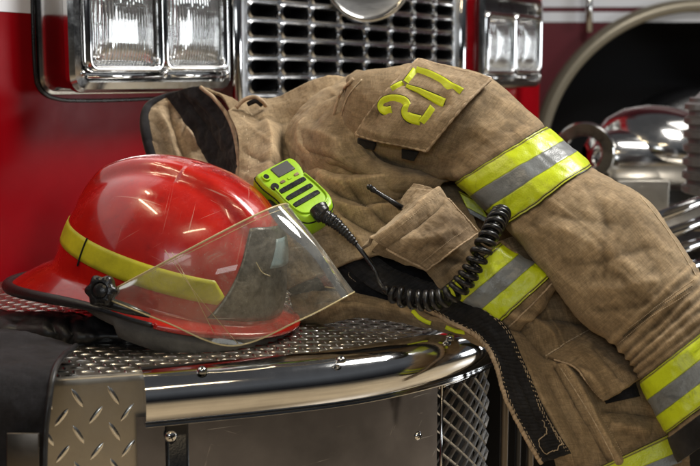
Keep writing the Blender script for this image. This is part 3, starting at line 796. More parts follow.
# mesh grate after the face panel: frame and diamond holes
gr = MB(); ig0 = i443; 
Ls = np.concatenate([[0], np.cumsum(np.linalg.norm(np.diff(E, axis=0), axis=1))])
def EP(l, z, off):
    x = np.interp(l, Ls, E[:, 0]); y = np.interp(l, Ls, E[:, 1]); nx = np.interp(l, Ls, nE[:, 0]); ny = np.interp(l, Ls, nE[:, 1])
    return np.array([x + nx * off, y + ny * off, DECK + z])
l0 = Ls[ig0]; l1 = l0 + .16
hole_w, hole_h = .032, .025
for i in range(0, 9):
    for j in range(0, 24):
        cl = l0 + .004 + (i + .5) * hole_w * .5 * 1.0; 
        if (i + j) % 2: continue
        cz = -.076 - j * hole_h * .5
        o = []; h = []; h2 = []
        for a in range(4):
            dx, dz = [(1, 0), (0, 1), (-1, 0), (0, -1)][a]
            dx2, dz2 = [(1, 0), (0, 1), (-1, 0), (0, -1)][(a + 1) % 4]
            for f in (0, .5):
                X = dx * (1 - f) + dx2 * f; Y = dz * (1 - f) + dz2 * f
                o.append((cl + X * hole_w / 2, cz + Y * hole_h / 2))
                k = .80
                if f == .5: k = .84
                h.append((cl + X * hole_w / 2 * k, cz + Y * hole_h / 2 * k)); h2.append((cl + X * hole_w / 2 * (k - .05), cz + Y * hole_h / 2 * (k - .05)))
        gr.grid(np.array([[EP(l, z, .006) for l, z in o], [EP(l, z, .0075) for l, z in h], [EP(l, z, .003) for l, z in h2]]), closed_v=True)
gro = gr.build('vent_grate', M['brushed'], eng, autos=40)
mb = MB()
mb.grid(np.array([[EP(l, z, .014) for z in (-.064, -.30)] for l in (l0, l0 + .003)]))
mb.grid(np.array([[EP(l, -.068 , o) for l in np.linspace(l0, l1, 14)] for o in (.004, .012)]))
mb.build('grate_frame', M['chromeworn'], gro, solid=.003)
mb = MB(); mb.grid(np.array([[EP(l, z, -.03) for z in (-.06, -.35)] for l in np.linspace(l0 - .02, l1 + .3, 14)])); mb.build('grate_backing', M['hole'], gro)
mb = MB(); mb.grid(np.array([[(x, y, z) for z in (DECK - .02, DECK - .3, .1)] for x, y in ((.05, 1.85), (.28, 1.68), (.75, 1.66))])); mb.build('dark_gap_sheet', M['hole'], eng)  # added black sheet painting the dark gap below the deck
# vertical pipes beside the grate
for k, (x, w_, mm) in enumerate(((505, .006, 'darkpipe'), (519, .0045, 'blackplastic'), (531, .006, 'darkpipe'))):
    mb = MB(); c = P(x, 400, 1.50 + .02 * k); mb.tube([c + Z * .13, c + Z * .05, c, c - Z * .1, c - Z * .25], w_, 10); mb.build('pipe', M[mm], eng)

#@@FAR
# ------------------------------------------------------------------ far engine
far = empty('fire_engine', (1.6, 5.0, 0), 'blurred maroon fire engine in the background with pale wheel arch and chrome siren', 'fire engine')
YF = 5.0
def fp(px, py, y=YF):
    r = ray(px, py); t = (y - CAM[1]) / r[1]; return CAM + r * t
ac = fp(690, 158); ar = np.linalg.norm(fp(690, 12) - ac)
mb = MB(); n = 60; G = []
for k in range(n + 1):
    a = math.pi * k / n; c = (ac[0] + ar * 1.02 * math.cos(a), ac[2] + ar * math.sin(a))
    row = [(c[0], YF, c[1])]
    ox = ac[0] + 3.2 * math.cos(a) * 1.4; oz = ac[2] + 3.2 * math.sin(a)
    row.append((ox, YF, oz)); G.append(row)
mb.grid(np.array(G))
lx = ac[0] - ar * 1.02
mb.grid(np.array([[(lx, YF, z) for z in (.15, ac[2])], [(lx - 3.4, YF, z) for z in (.15, ac[2])]]))
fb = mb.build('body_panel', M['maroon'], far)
mb = MB(); G = []
for k in range(n + 1):
    a = math.pi * (1.0 - k / n); ring = []
    for o, y in ((.0, -.0), (-.002, -.05), (.01, -.06), (.052, -.05), (.058, -.0)):
        ring.append((ac[0] + (ar * 1.02 + o) * math.cos(a), YF + y - .002, ac[2] + (ar + o) * math.sin(a)))
    G.append(ring)
mb.grid(np.array(G)); mb.build('wheel_arch_trim', M['cream'], far)
mb = MB()
Mx = Matrix.Translation(Vector((ac[0] + .12, YF + .20, ac[2] - .12))) @ Matrix.Rotation(R(90), 4, 'X')
mb.lathe([(.0001, .06), (.12, .06), (.2, .02), (.26, .08), (.30, .10), (.40, .08), (.44, .03), (.44, -.2)], Mx, 48); mb.build('wheel', M['blackplastic'], far)
mb = MB(); mb.grid(np.array([[(x, YF + .5, z) for z in (0.0, 1.8)] for x in (lx - .4, ac[0] + 1)])); mb.build('wheel_well', M['hole'], far)
mb = MB()
for y0, y1 in ((-30, 7), (12, 22)):
    a = fp(440, y0); b = fp(660, y1); 
    mb.grid(np.array([[(x, YF - .004, z) for z in (b[2], a[2])] for x in np.linspace(a[0], b[0] + .6, 6)]))
mb.build('white_stripe', M['white'], far)
mb = MB(); mb.tube([fp(589, -20, YF - .06), fp(589, 32, YF - .06)], .016, 10); mb.build('handrail', M['chromeworn'], far)
# chrome tow ring
YR = 3.0
rc = fp(584, 153, YR); rr = np.linalg.norm(fp(584 + 31, 153, YR) - rc)
mb = MB(); Mx = Matrix.Translation(Vector(rc)) @ Matrix.Rotation(R(90), 4, 'X') @ Matrix.Rotation(R(-18), 4, 'Y')
mb.lathe([(rr * .56, .012), (rr * .6, .018), (rr * .95, .018), (rr, .012), (rr, -.012), (rr * .95, -.018), (rr * .6, -.018), (rr * .56, -.012), (rr * .56, .012)], Mx, 48)
mb.box(tuple(rc + np.array([0, .01, -rr * 1.6])), (rr * 1.5, .05, rr * 1.6)); mb.build('tow_ring', M['chromeworn'], far, autos=40)
# siren: chrome dome, red inner and ribbed end
sc = fp(660, 128, 3.2)
mb = MB(); Mx = Matrix.Translation(Vector(sc + np.array([0, 0, -.06]))) @ Matrix.Rotation(R(8), 4, 'Y')
mb.lathe([(.0001, .125), (.06, .12), (.12, .10), (.165, .065), (.19, .02), (.195, -.01), (.185, -.03), (.15, -.04)], Mx, 48)
si = mb.build('siren', M['chromeworn'], far)
mb = MB(); Mx = Matrix.Translation(Vector(fp(648, 160, 3.1))) @ Matrix.Rotation(R(90), 4, 'Y')
mb.lathe([(.04, -.18), (.075, -.16), (.085, -.1), (.085, .1), (.06, .14), (.02, .16)], Mx, 36); mb.build('siren_motor', M['chromeworn'], si)
mb = MB(); mb.box(tuple(fp(625, 147, 3.15)), (.15, .05, .035)); mb.build('red_bracket', M['redlens'], si, bevel=.01)
mb = MB(); Mx = Matrix.Translation(Vector(fp(742, 195, 2.5)))
prof = [(.0001, 0), (.11, 0)]
for k in range(7):
    h = .004 + k * .031; prof += [(.128, h), (.134, h + .004), (.134, h + .016), (.128, h + .020), (.124, h + .021), (.124, h + .030)]
prof += [(.112, .222), (.09, .245), (.05, .255), (.0001, .258)]
mb.lathe(prof, Mx, 64); mb.build('ribbed_drum', M['drum'], far, autos=40)
# slatted chrome step
mb = MB()
for k in range(6):
    a = fp(636, 226 + k * 19, 2.5 - .05 * k); b = fp(740, 186 + k * 22, 2.75 - .05 * k)
    mb.tube([a, b], .014, 12)
mb.build('slatted_step', M['chrome'], far)
mb = MB(); c = fp(655, 216, 2.9)
mb.box((c[0] + .1, c[1], c[2]), (.9, .5, .012)); mb.box((c[0] - .02, c[1] + .1, c[2] + .03), (.14, .10, .12)); mb.build('step_bracket', M['tread'], far, bevel=.003)
mb = MB(); a = fp(560, 230, 2.9); mb.box((a[0] + .45, 3.2, a[2] - .45), (1.6, .6, .8)); mb.build('lower_housing', M['blackplastic'], far, bevel=.01)

#@@HELMET
# ================================================================== HELMET
hc = P(171, 279, 1.51)
hel = empty('fire_helmet', (hc[0], hc[1], DECK), 'red fire helmet with yellow band and clear face shield resting on the tread plate', 'helmet')
yaw, pit_, rol = R(-20), R(15), R(-1)
HM = Matrix.Translation(Vector(hc)) @ Matrix.Rotation(yaw, 4, 'Z') @ Matrix.Rotation(pit_, 4, 'Y') @ Matrix.Rotation(rol, 4, 'X')
AH, BH, HH = .160, .128, .150
def hbase(a):
    ca, sa = math.cos(a), math.sin(a)
    A = AH if ca > 0 else AH * 1.02
    return A * ca, BH * sa
def hshell(a, t, off=0.0):
    """t: 0 at base .. 1 at crown ; a azimuth, 0 front"""
    x, y = hbase(a); th = t * math.pi / 2
    r = math.cos(th) ** .82 if th < math.pi / 2 - 1e-6 else 0; z = HH * math.sin(th) ** .96
    p = Vector((x * r, y * r, z)); n = Vector((x * r / AH ** 2, y * r / BH ** 2, z / HH ** 2)); 
    if n.length < 1e-6: n = Vector((0, 0, 1))
    n.normalize()
    # central comb
    w = .034 + .010 * (1 if x > 0 else .6)
    k = 1 / (1 + math.exp((abs(p.y) - w) / .0035))
    fade = min(1, max(0, (t - .22) / .3))
    hgt = .015 * k * fade
    # side ribs: shallow
    return p + n * (hgt + off)
def brim(a, q):
    """q 0..1 outwards; front small, back long"""
    ca = math.cos(a); x, y = hbase(a)
    back = max(0, -ca) ** 1.6; front = max(0, ca) ** 2.5; side = 1 - abs(ca)
    w = .022 + .042 * back + .004 * front
    dr = -.016 - .034 * back - .004 * side + .008 * front
    s = 1 + w / math.hypot(x, y) * q
    b0 = -.008 - .012 * back
    return Vector((x * s, y * s, (dr + .012 * (1 - back)) * (q ** 1.3) + b0 - .004 * q))
mb = MB(); na, nt_ = 120, 46; G = []
for i in range(na):
    a = 2 * math.pi * i / na; row = []
    for j in range(nt_ + 1): row.append(HM @ hshell(a, 1 - j / nt_ if j else .9999))
    x, y = hbase(a)
    row.append(HM @ Vector((x * 1.004, y * 1.004, -.004)))
    for q in np.linspace(.06, 1, 9): row.append(HM @ brim(a, q))
    G.append([tuple(v) for v in row])
mb.grid(np.array(G), closed_u=True)
sh_ = mb.build('shell', M['helmet'], hel, solid=.003)
# rubber edging on brim
mb = MB(); aa_ = [R(v) for v in np.linspace(72, 288, 130)]
pts = [tuple(HM @ brim(v, 1.0)) for v in aa_]; rr = [.003 + .0055 * max(0, -math.cos(v)) ** .4 if math.cos(v) < 0 else .003 for v in aa_]
mb.tube(pts, rr, 12); mb.build('brim_edging', M['black'], hel)
mb = MB(); pts = [tuple(HM @ brim(R(v), 1.0)) for v in np.linspace(-71, 71, 90)]
mb.tube(pts, .0045, 12); mb.build('front_lip', M['helmet'], hel)
# yellow band, ends in a slanted cut towards the front (near side is -y local)
mb = MB(); G = []; n = 90
for i in range(n):
    f = i / (n - 1); a = R(-232 + f * 186)
    row = []
    for j in range(6):
        g = j / 5; aa = a
        if f > .9: aa = a + R((.5 - abs(g - .35)) * 10) * (f - .9) * 10
        row.append(tuple(HM @ hshell(aa, .07 + g * .125, .0018)))
    G.append(row)
mb.grid(np.array(G)); mb.build('reflective_band', M['helmetband'], hel, solid=.0012)
mb = MB(); mb.tube([tuple(HM @ hshell(R(-118), .0 + k * .02, .003)) for k in range(2, 11)], .0012, 6); mb.build('band_joint', M['hole'], hel)
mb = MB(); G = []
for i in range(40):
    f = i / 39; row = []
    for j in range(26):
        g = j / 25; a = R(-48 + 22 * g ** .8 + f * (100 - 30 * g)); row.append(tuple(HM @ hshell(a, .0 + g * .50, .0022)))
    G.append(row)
mb.grid(np.array(G)); fpl = mb.build('shield_dark_patch', M['plate'], hel, solid=.0012)  # patch painting the dark gap and reflections behind the shield
mb = MB(); G = [[tuple(HM @ hshell(R(-14 + 30 * u + 8 * v), .28 + .15 * v, .0036)) for v in np.linspace(0, 1, 8)] for u in np.linspace(0, 1, 12)]
mb.grid(np.array(G)); mb.build('painted_reflection', M['painted_reflection'], fpl, solid=.0005)  # blue-white shield reflection painted as a thin patch
# liner under the shell (black foam + red lip at the front)
mb = MB(); G = []
for i in range(100):
    a = 2 * math.pi * i / 100; x, y = hbase(a); row = []
    for s, z in ((.98, -.014), (1.08, -.020), (1.14, -.030), (1.14, -.042), (1.08, -.054), (.97, -.058), (.90, -.04), (.9, .01)):
        kx = (1.0 if math.cos(a) > 0 else 1 + .12 * math.cos(a))
        if math.cos(a) > 0: kx += .04 * math.cos(a)
        s *= 1 - .16 * min(1, max(0, .35 - math.cos(a)))
        row.append(tuple(HM @ Vector((x * s * kx, y * s, z + (.0 if math.cos(a) > 0 else .012)))))
    G.append(row)
mb.grid(np.array(G), closed_u=True); mb.build('liner', M['foam'], hel)
# knob on the near side
kc = P(103, 291, 1.352)
nrm = (Vector(CAM) - Vector(kc)).normalized(); nrm = (nrm + HM.to_3x3() @ Vector((-.25, -.6, .1))).normalized()
Mx = Matrix.Translation(Vector(kc)) @ nrm.to_track_quat('Z', 'Y').to_matrix().to_4x4()
mb = MB(); G = []
for r_, h in ((.0001, .012), (.008, .012), (.0095, .0105), (.011, .013), (.016, .0125), (.0185, .009), (.0190, .002), (.0175, -.006), (.009, -.007), (.008, -.03)):
    row = []
    for k in range(48):
        a = 2 * math.pi * k / 48; sc_ = 1 + (.11 * math.cos(6 * a) if r_ > .013 else 0)
        row.append(tuple(Mx @ Vector((r_ * sc_ * math.cos(a), r_ * sc_ * math.sin(a), h))))
    G.append(row)
mb.grid(np.array(G), closed_v=True); mb.build('shield_knob', M['blackplastic'], hel, autos=50)
mb = MB(); mb.tube([P(92, 300, 1.365), P(108, 303, 1.36), P(128, 309, 1.357), P(150, 316, 1.36)], [.006, .008, .007, .003], 8); mb.build('shield_bracket', M['blackplastic'], hel)
# face shield
ctrl = [
    [(118, 287, 1.345), (114, 293, 1.345), (112, 301, 1.345)],
    [(165, 262, 1.325), (160, 292, 1.322), (165, 322, 1.325)],
    [(220, 233, 1.32), (222, 283, 1.308), (232, 346, 1.335)],
    [(262, 212, 1.335), (276, 262, 1.322), (300, 320, 1.335)],
    [(284, 204, 1.37), (318, 248, 1.357), (347, 296, 1.365)],
    [(288, 207, 1.42), (320, 252, 1.41), (352, 291, 1.41)],
    [(276, 212, 1.47), (300, 252, 1.47), (325, 287, 1.47)],
]
fs = Surf(ctrl, 60, 24, amp=0, fine=0)
so = fs.build('face_shield', M['clear'], hel, thick=0)
mb = MB(); W = fs.W
mb.tube(list(W[:, 0]), .0013, 6); mb.tube(list(W[:, 1] + (W[:, 1] - W[:, 0]) * .05), .0004, 5); mb.build('shield_edge', M['shieldedge'], so)
mb = MB(); mb.tube(list(W[:, -1]), .0010, 6); mb.build('shield_edge', M['shieldedge'], so)
for q in (((165, 250), (195, 292), (238, 344)), ((172, 252), (190, 285), (214, 333)), ((256, 262), (262, 272), (270, 276))):
    mb = MB(); mb.tube([fs.at(x, y, .0006) for x, y in smooth_poly(q, 30)], .00035, 5); mb.build('reflection_line', M['shieldedge'], so)  # thin tubes painting in fold and reflection lines on the shield
# black ear flap folded below the brim and buckle
ct = [[(-20, 310, 1.52), (-20, 320, 1.46), (-20, 332, 1.44), (-20, 345, 1.46)],
      [(35, 312, 1.50), (38, 320, 1.44), (40, 332, 1.415), (42, 344, 1.44)],
      [(70, 314, 1.50), (75, 323, 1.43), (80, 336, 1.405), (80, 348, 1.42)],
      [(105, 318, 1.50), (112, 326, 1.43), (118, 336, 1.41), (120, 344, 1.43)],
      [(135, 318, 1.48), (140, 326, 1.44), (145, 336, 1.42), (150, 343, 1.44)]]
ef = Surf(ct, 60, 30, amp=.006, nscale=22, fine=.0004, creases=[([(50, 322), (60, 340)], 4, -.006), ([(70, 318), (72, 345)], 3, -.006), ([(85, 325), (110, 322)], 3, .004)])
ef.build('ear_flap', M['black'], hel, .004)

#@@STRAP
ct = [[(-30, 330, 1.40), (2, 331, 1.38), (40, 337, 1.36), (76, 346, 1.335)],
      [(-30, 352, 1.28), (-2, 350, 1.285), (30, 352, 1.275), (66, 354, 1.27)],
      [(-30, 372, 1.205), (-3, 370, 1.205), (26, 371, 1.20), (55, 371, 1.20)],
      [(-30, 400, 1.175), (-3, 400, 1.175), (24, 401, 1.172), (49, 402, 1.175)],
      [(-30, 440, 1.17), (-3, 440, 1.17), (22, 440, 1.167), (45, 440, 1.17)],
      [(-30, 490, 1.165), (-3, 490, 1.165), (22, 490, 1.162), (44, 490, 1.165)]]
stp = Surf(ct, 90, 50, amp=.0025, nscale=14, fine=.0003)
st0 = empty('strap', P(20, 360, 1.22), 'wide black webbing strap draped over the bumper edge left of the tread plate skirt', 'strap')
stp.build('webbing', M['strap'], st0, .004)
for q in ((8, 433), ):
    mb = MB(); c = P(23, 452, 1.155); mb.box(tuple(c), (.034, .003, .040), Matrix.Rotation(R(-8), 3, 'X')); mb.build('panel_standin', M['darkpipe'], st0, bevel=.001)  # added plate standing in for the metal visible past the strap
mb = MB(); mb.tube(list(stp.W[:, -1] + stp.Nn[:, -1] * .001), .0035, 8); mb.build('bound_edge', M['black'], st0)

#@@COAT
# ================================================================== TURNOUT COAT
coat = empty('turnout_coat', onz(430, 320, DECK), 'tan firefighter coat with lime and silver stripes and number 277 heaped on the bumper', 'coat')

# --- body (back and shoulder)
body_c = [
 [(228, 112, 1.80), (238, 140, 1.74), (240, 180, 1.68), (244, 215, 1.62), (250, 260, 1.58), (262, 300, 1.56)],
 [(252, 100, 1.84), (258, 132, 1.76), (262, 170, 1.66), (266, 210, 1.60), (272, 250, 1.56), (285, 290, 1.54)],
 [(278, 98, 1.84), (286, 128, 1.76), (290, 165, 1.68), (296, 205, 1.60), (305, 240, 1.55), (318, 275, 1.52)],
 [(308, 84, 1.82), (312, 115, 1.73), (320, 158, 1.66), (330, 200, 1.60), (340, 232, 1.55), (352, 262, 1.51)],
 [(340, 74, 1.80), (345, 105, 1.70), (360, 152, 1.63), (372, 190, 1.585), (385, 225, 1.54), (395, 255, 1.50)],
 [(385, 74, 1.80), (395, 110, 1.71), (405, 158, 1.64), (418, 192, 1.58), (430, 225, 1.54), (445, 258, 1.50)],
 [(440, 80, 1.80), (445, 115, 1.72), (455, 165, 1.64), (465, 200, 1.58), (478, 230, 1.54), (495, 262, 1.50)],
]
body_cr = [
 ([(350, 78), (318, 98), (296, 120), (288, 140), (292, 160), (312, 176)], 8, -.020, 'n'),
 ([(340, 85), (318, 105), (304, 128), (306, 150), (325, 168)], 12, .012),
 ([(245, 104), (262, 120), (300, 112), (335, 84)], 8, -.010),
 ([(262, 112), (272, 140), (268, 175)], 8, .010),
 ([(280, 118), (282, 150), (296, 172)], 5, -.009),
 ([(240, 150), (262, 160), (290, 165)], 6, -.007),
 ([(318, 182), (345, 196), (380, 200), (420, 190)], 7, -.012),
 ([(300, 168), (340, 184), (372, 184), (430, 178)], 8, .012),
 ([(330, 205), (360, 212), (395, 208)], 6, .008),
 ([(335, 215), (358, 225), (385, 235)], 5, -.008),
 ([(320, 196), (350, 232), (372, 255)], 7, .008),
 ([(345, 180), (365, 205), (390, 225), (410, 235)], 5, -.007),
 ([(300, 160), (335, 172), (370, 172)], 4, -.006),
 ([(252, 190), (256, 220), (270, 240)], 5, .006),
]
body = Surf(body_c, 210, 210, body_cr, cs=1.1, amp=.005, nscale=8, seed=1.0, wr=((38, 170, 36, .0018),))
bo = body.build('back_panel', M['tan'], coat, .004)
seam(bo, body, [(322, 184), (350, 200), (384, 212), (408, 212)], .0008, dash=True)
seam(bo, body, [(270, 112), (272, 140), (280, 165)], .0008, dash=True)
seam(bo, body, [(243, 112), (247, 135), (250, 160), (246, 185)], .0010)
seam(bo, body, [(250, 108), (256, 135), (259, 165), (254, 192)], .0008)
seam(bo, body, [(255, 128), (280, 130), (300, 126)], .0008)

# --- back fold bulging over the body, left of the shoulder seam
bf = [
 [(356, 71, 1.80), (366, 72, 1.765), (384, 74, 1.74), (402, 78, 1.74)],
 [(319, 95, 1.785), (334, 94, 1.735), (360, 98, 1.69), (385, 100, 1.68)],
 [(293, 122, 1.76), (309, 122, 1.70), (336, 122, 1.65), (370, 125, 1.63)],
 [(287, 145, 1.735), (304, 145, 1.675), (330, 143, 1.625), (370, 145, 1.61)],
 [(299, 168, 1.71), (315, 164, 1.65), (340, 160, 1.605), (380, 160, 1.60)],
 [(330, 189, 1.68), (342, 180, 1.62), (362, 172, 1.59), (400, 168, 1.59)],
 [(372, 200, 1.64), (378, 190, 1.595), (392, 180, 1.575), (425, 172, 1.58)],
 [(436, 198, 1.60), (438, 190, 1.57), (444, 182, 1.56), (456, 176, 1.57)]]
bfS = Surf(bf, 150, 90, [([(345, 85), (322, 108), (310, 132), (318, 152)], 6, -.004), ([(320, 160), (350, 174), (390, 184)], 5, -.005), ([(305, 128), (330, 138), (345, 150)], 5, .003), ([(300, 150), (330, 158), (350, 168)], 4, -.003)], amp=.005, nscale=10, seed=31, wr=((50, 120, 26, .0016),))
bfS.build('back_fold', M['tan'], coat, .004)

# --- sleeve (closed tube) sections: top px, bottom px, front depth, depth radius
sec = [
 ((347, 84), (338, 122), 1.655, .035),
 ((352, 74), (342, 146), 1.625, .06),
 ((385, 69), (372, 166), 1.585, .08),
 ((432, 65), (408, 176), 1.555, .085),
 ((490, 80), (434, 182), 1.525, .085),
 ((545, 127), (455, 182), 1.48, .075),
 ((591, 166), (504, 226), 1.43, .070),
 ((641, 195), (540, 268), 1.385, .066),
 ((674, 236), (580, 318), 1.35, .062),
 ((702, 276), (624, 352), 1.325, .058),
 ((724, 314), (642, 380), 1.305, .055),
 ((746, 372), (668, 433), 1.285, .052),
 ((760, 405), (680, 462), 1.275, .048),
]
def tube_ctrl(sec, nphi=14, flat=.75):
    C = []
    for T, B, df, b in sec:
        T = np.array(T, float); B = np.array(B, float); m = (T + B) / 2; h = (T - B) / 2; row = []
        for k in range(nphi):
            a = 2 * math.pi * k / nphi; c = math.cos(a); s = math.sin(a)
            ss = math.copysign(abs(s) ** flat, s)
            q = m + h * c; row.append((q[0], q[1], df + b - b * ss))
        C.append(row)
    return C
sl_cr = [
 ([(546, 200), (590, 262), (640, 330)], 10, .004), ([(520, 205), (565, 262), (610, 325)], 7, -.0035), ([(610, 190), (640, 225), (680, 262)], 7, .003), ([(585, 185), (605, 225), (600, 262), (585, 290)], 5, -.003), ([(640, 245), (660, 275), (655, 310)], 5, -.003), ([(480, 100), (505, 118), (520, 150)], 6, -.004), ([(448, 150), (470, 168), (478, 180)], 5, -.004),
 ([(500, 110), (520, 125), (470, 150)], 8, -.007),
 ([(470, 120), (500, 135), (530, 130)], 8, .008),
 ([(440, 160), (470, 150), (500, 130)], 6, .007),
 ([(350, 142), (375, 158), (405, 166), (440, 166)], 7, -.010),
 ([(352, 120), (370, 142), (400, 152)], 8, .006),
 ([(548, 175), (590, 195), (625, 205)], 9, .007),
 ([(530, 200), (560, 215), (600, 222), (640, 226)], 7, -.007),
 ([(535, 225), (575, 235), (620, 262), (650, 290)], 9, .008),
 ([(560, 262), (600, 262), (640, 250), (665, 252)], 6, -.006),
 ([(570, 285), (610, 290), (650, 282), (680, 275)], 7, .007),
 ([(590, 310), (625, 308), (660, 298)], 5, -.006),
 ([(600, 240), (606, 262), (602, 285)], 4, -.004),
 ([(622, 340), (650, 330), (690, 305)], 6, -.006),
 ([(632, 352), (665, 340), (700, 312)], 5, .005),
 ([(580, 180), (600, 205), (612, 235)], 6, -.004),
 ([(512, 230), (540, 235), (560, 250)], 6, .006),
]
def sl_extra(s):
    out = np.zeros(s.px.shape)
    # raised trims shape the tube very slightly
    t = s.U * 12
    for c in (5.0, 6.0, 10.0, 11.0): out -= .0018 * np.exp(-((t - c) / .06) ** 2)
    # fine cross folds near the cuff
    out += np.where((t > 8.6) & (t < 9.9), .0016 * np.sin(t * 24 + 3 * s.V), 0)
    return out
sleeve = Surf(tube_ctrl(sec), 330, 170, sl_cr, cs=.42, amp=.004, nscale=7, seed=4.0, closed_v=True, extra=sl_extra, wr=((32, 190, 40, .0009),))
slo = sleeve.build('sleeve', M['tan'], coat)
a = 1 / 12
sleeve.strip_uv('reflective_stripe', M['trim'], slo, 0, rng=(5.0 * a, 6.02 * a))
sleeve.strip_uv('reflective_stripe', M['trim'], slo, 0, rng=(10.0 * a, 11.0 * a))
sleeve.strip_uv('wristlet', M['velcro'], slo, 0, rng=(11.12 * a, 1.0), off=.0008)
seam(slo, sleeve, [(354, 80), (344, 92), (338, 106), (336, 120), (340, 136), (350, 150)], .0022, M['piping'], off=.003)
seam(slo, sleeve, [(362, 80), (350, 94), (344, 108), (342, 122), (347, 138)], .0011)
seam(slo, sleeve, [(640, 196), (668, 232), (696, 276)], .0008, off=.0005)
for k in range(3):
    seam(slo, sleeve, [(618 + k * 5, 344 - k * 8), (650 + k * 4, 318 - k * 6), (690 + k * 2, 292 - k * 6)], .0007, M['dthread'] if k % 2 else M['seam'], dash=True)

# --- number flap
flq = [[(355, 135), (370, 112), (392, 85), (418, 59)],
       [(376, 141), (393, 117), (416, 89), (440, 65)],
       [(402, 146), (420, 122), (444, 94), (467, 72)],
       [(427, 152), (446, 128), (470, 100), (492, 79)]]
fl_c = quad_on(sleeve, flq, 4, 4, .016)
# smooth depth over the flap
for i in range(4):
    for j in range(4): fl_c[i, j, 2] -= (.010 if i == 3 else .006 if j == 0 else .004)
fl_c[:, 3, 2] = fl_c[:, 2, 2] + .035
flap = Surf(fl_c, 110, 110, [([(395, 78), (420, 95), (455, 108)], 6, -.004), ([(362, 128), (400, 138), (430, 140)], 6, .004), ([(418, 62), (440, 78), (480, 86)], 5, .003), ([(380, 110), (372, 130)], 5, -.003), ([(455, 80), (450, 110), (430, 135)], 6, .004)], amp=.0016, nscale=14, seed=9, fine=.0004)
flo = flap.build('number_flap', M['tan_light'], coat, .005)
ins = lambda q, k: [((x - 424) * k + 424, (y - 106) * k + 106) for x, y in q]
bd = [(355, 135), (370, 112), (392, 85), (418, 59), (440, 65), (467, 72), (492, 79), (470, 100), (446, 128), (427, 152), (402, 146), (376, 141), (355, 135)]
for k, rad, nm in ((.985, .0020, 'piping'), (.93, .0008, 'seam')):
    q = ins(bd, k); 
    for a0, b0 in ((0, 4), (3, 7), (6, 10), (9, 13)):
        seam(flo, flap, q[a0:b0], rad, M[nm], dash=(nm == 'seam'), n=40)
# digits 2 7 7
Zm = lambda pts: [(320 + x / 3.583, 50 + y / 3.583) for x, y in pts]
Zd = lambda pts: [(365 + x / 6.21, 60 + y / 6.21) for x, y in pts]
digits = [
  [(Zd([(172, 318), (150, 326), (122, 324), (98, 300), (98, 278), (122, 256), (160, 250), (215, 252), (262, 262), (284, 285), (262, 300), (243, 316), (250, 340), (275, 362), (352, 378)]), .0100, .0100), (Zd([(368, 400), (396, 360), (432, 308)]), .0098, .0098)],
  [(Zd([(172, 196), (205, 178), (244, 160)]), .0082, .0088), (Zd([(262, 168), (330, 190), (400, 222), (505, 272)]), .0035, .0100)],
  [(Zd([(268, 152), (290, 124), (326, 76)]), .0095, .0105), (Zd([(318, 78), (395, 98), (470, 140), (592, 216)]), .0085, .0102)],
]
def taper_ribbon(pts, w0, w1, off, ext=0):
    R0 = ribbon(flap, pts, 1.0, off, 48, 5, smooth=False)
    c = R0[:, 2:3]; k = np.linspace(w0 * 1.4 + ext, w1 * 1.4 + ext, len(R0))[:, None, None]
    c = c.copy(); 
    for _ in range(12): c[1:-1] = (c[:-2] + 2 * c[1:-1] + c[2:]) / 4
    d = R0 - R0[:, 2:3]
    for _ in range(12): d[1:-1] = (d[:-2] + 2 * d[1:-1] + d[2:]) / 4
    return c + d * k
for dg in digits:
    mb = MB()
    for k, (st_, w0, w1) in enumerate(dg): mb.grid(taper_ribbon(st_, w0, w1, .0034 + .0005 * k))
    mb.build('digit', M['lime'], flo, solid=.0006)
    mb = MB()
    for k, (st_, w0, w1) in enumerate(dg): mb.grid(taper_ribbon(st_, w0, w1, .0027 - .0003 * k, .0026))
    mb.build('digit_border', M['dthread'], flo)
# hook tape tabs below the flap
for q in (((358, 138), (376, 143), (374, 150), (358, 146)), ((402, 149), (419, 152), (414, 161), (402, 158))):
    c = [[q[0], q[3]], [q[1], q[2]]]
    cc = quad_on(sleeve, c, 2, 2, .012); t_ = Surf(cc, 12, 8, amp=.001, fine=.0003); t_.build('hook_tab', M['velcro'], coat, .003)

# --- collar
col_c = [
 [(146, 120, 1.90), (149, 140, 1.86), (155, 162, 1.84), (160, 185, 1.82)],
 [(150, 105, 1.92), (160, 128, 1.90), (170, 155, 1.88), (178, 182, 1.84)],
 [(166, 97, 1.93), (178, 120, 1.92), (192, 150, 1.90), (200, 182, 1.86)],
 [(185, 93, 1.92), (202, 122, 1.92), (216, 150, 1.90), (226, 184, 1.85)],
]
cl = Surf(col_c, 90, 90, [([(168, 104), (174, 130), (190, 168)], 5, -.008), ([(158, 108), (165, 140), (172, 172)], 6, .006), ([(182, 118), (190, 135), (205, 150)], 5, .008), ([(172, 103), (186, 122), (182, 140)], 3, -.005)], amp=.006, nscale=14, seed=2)
co = cl.build('collar', M['tan_light'], coat, .006)
mb = MB(); e = [cl.at(x, y, .001) for x, y in smooth_poly([(160, 186), (153, 162), (147, 140), (145, 120), (149, 106), (164, 97), (185, 92)], 50)]
mb.tube(e, [.005 + .004 * math.sin(math.pi * min(1, k / 40)) for k in range(50)], 8); mb.build('collar_binding', M['lining'], co)
colb = [
 [(166, 95, 1.90), (183, 118, 1.885), (203, 150, 1.86), (222, 182, 1.81)],
 [(186, 89, 1.87), (204, 110, 1.855), (222, 145, 1.82), (233, 182, 1.78)],
 [(201, 87, 1.855), (222, 108, 1.83), (234, 138, 1.79), (238, 180, 1.75)],
]
cb = Surf(colb, 60, 90, [([(185, 93), (205, 125), (228, 160)], 3, -.003), ([(195, 92), (215, 118), (232, 155)], 3, .003)], amp=.007, nscale=16, seed=3)
cbo = cb.build('collar_facing', M['lining'], coat, .004)
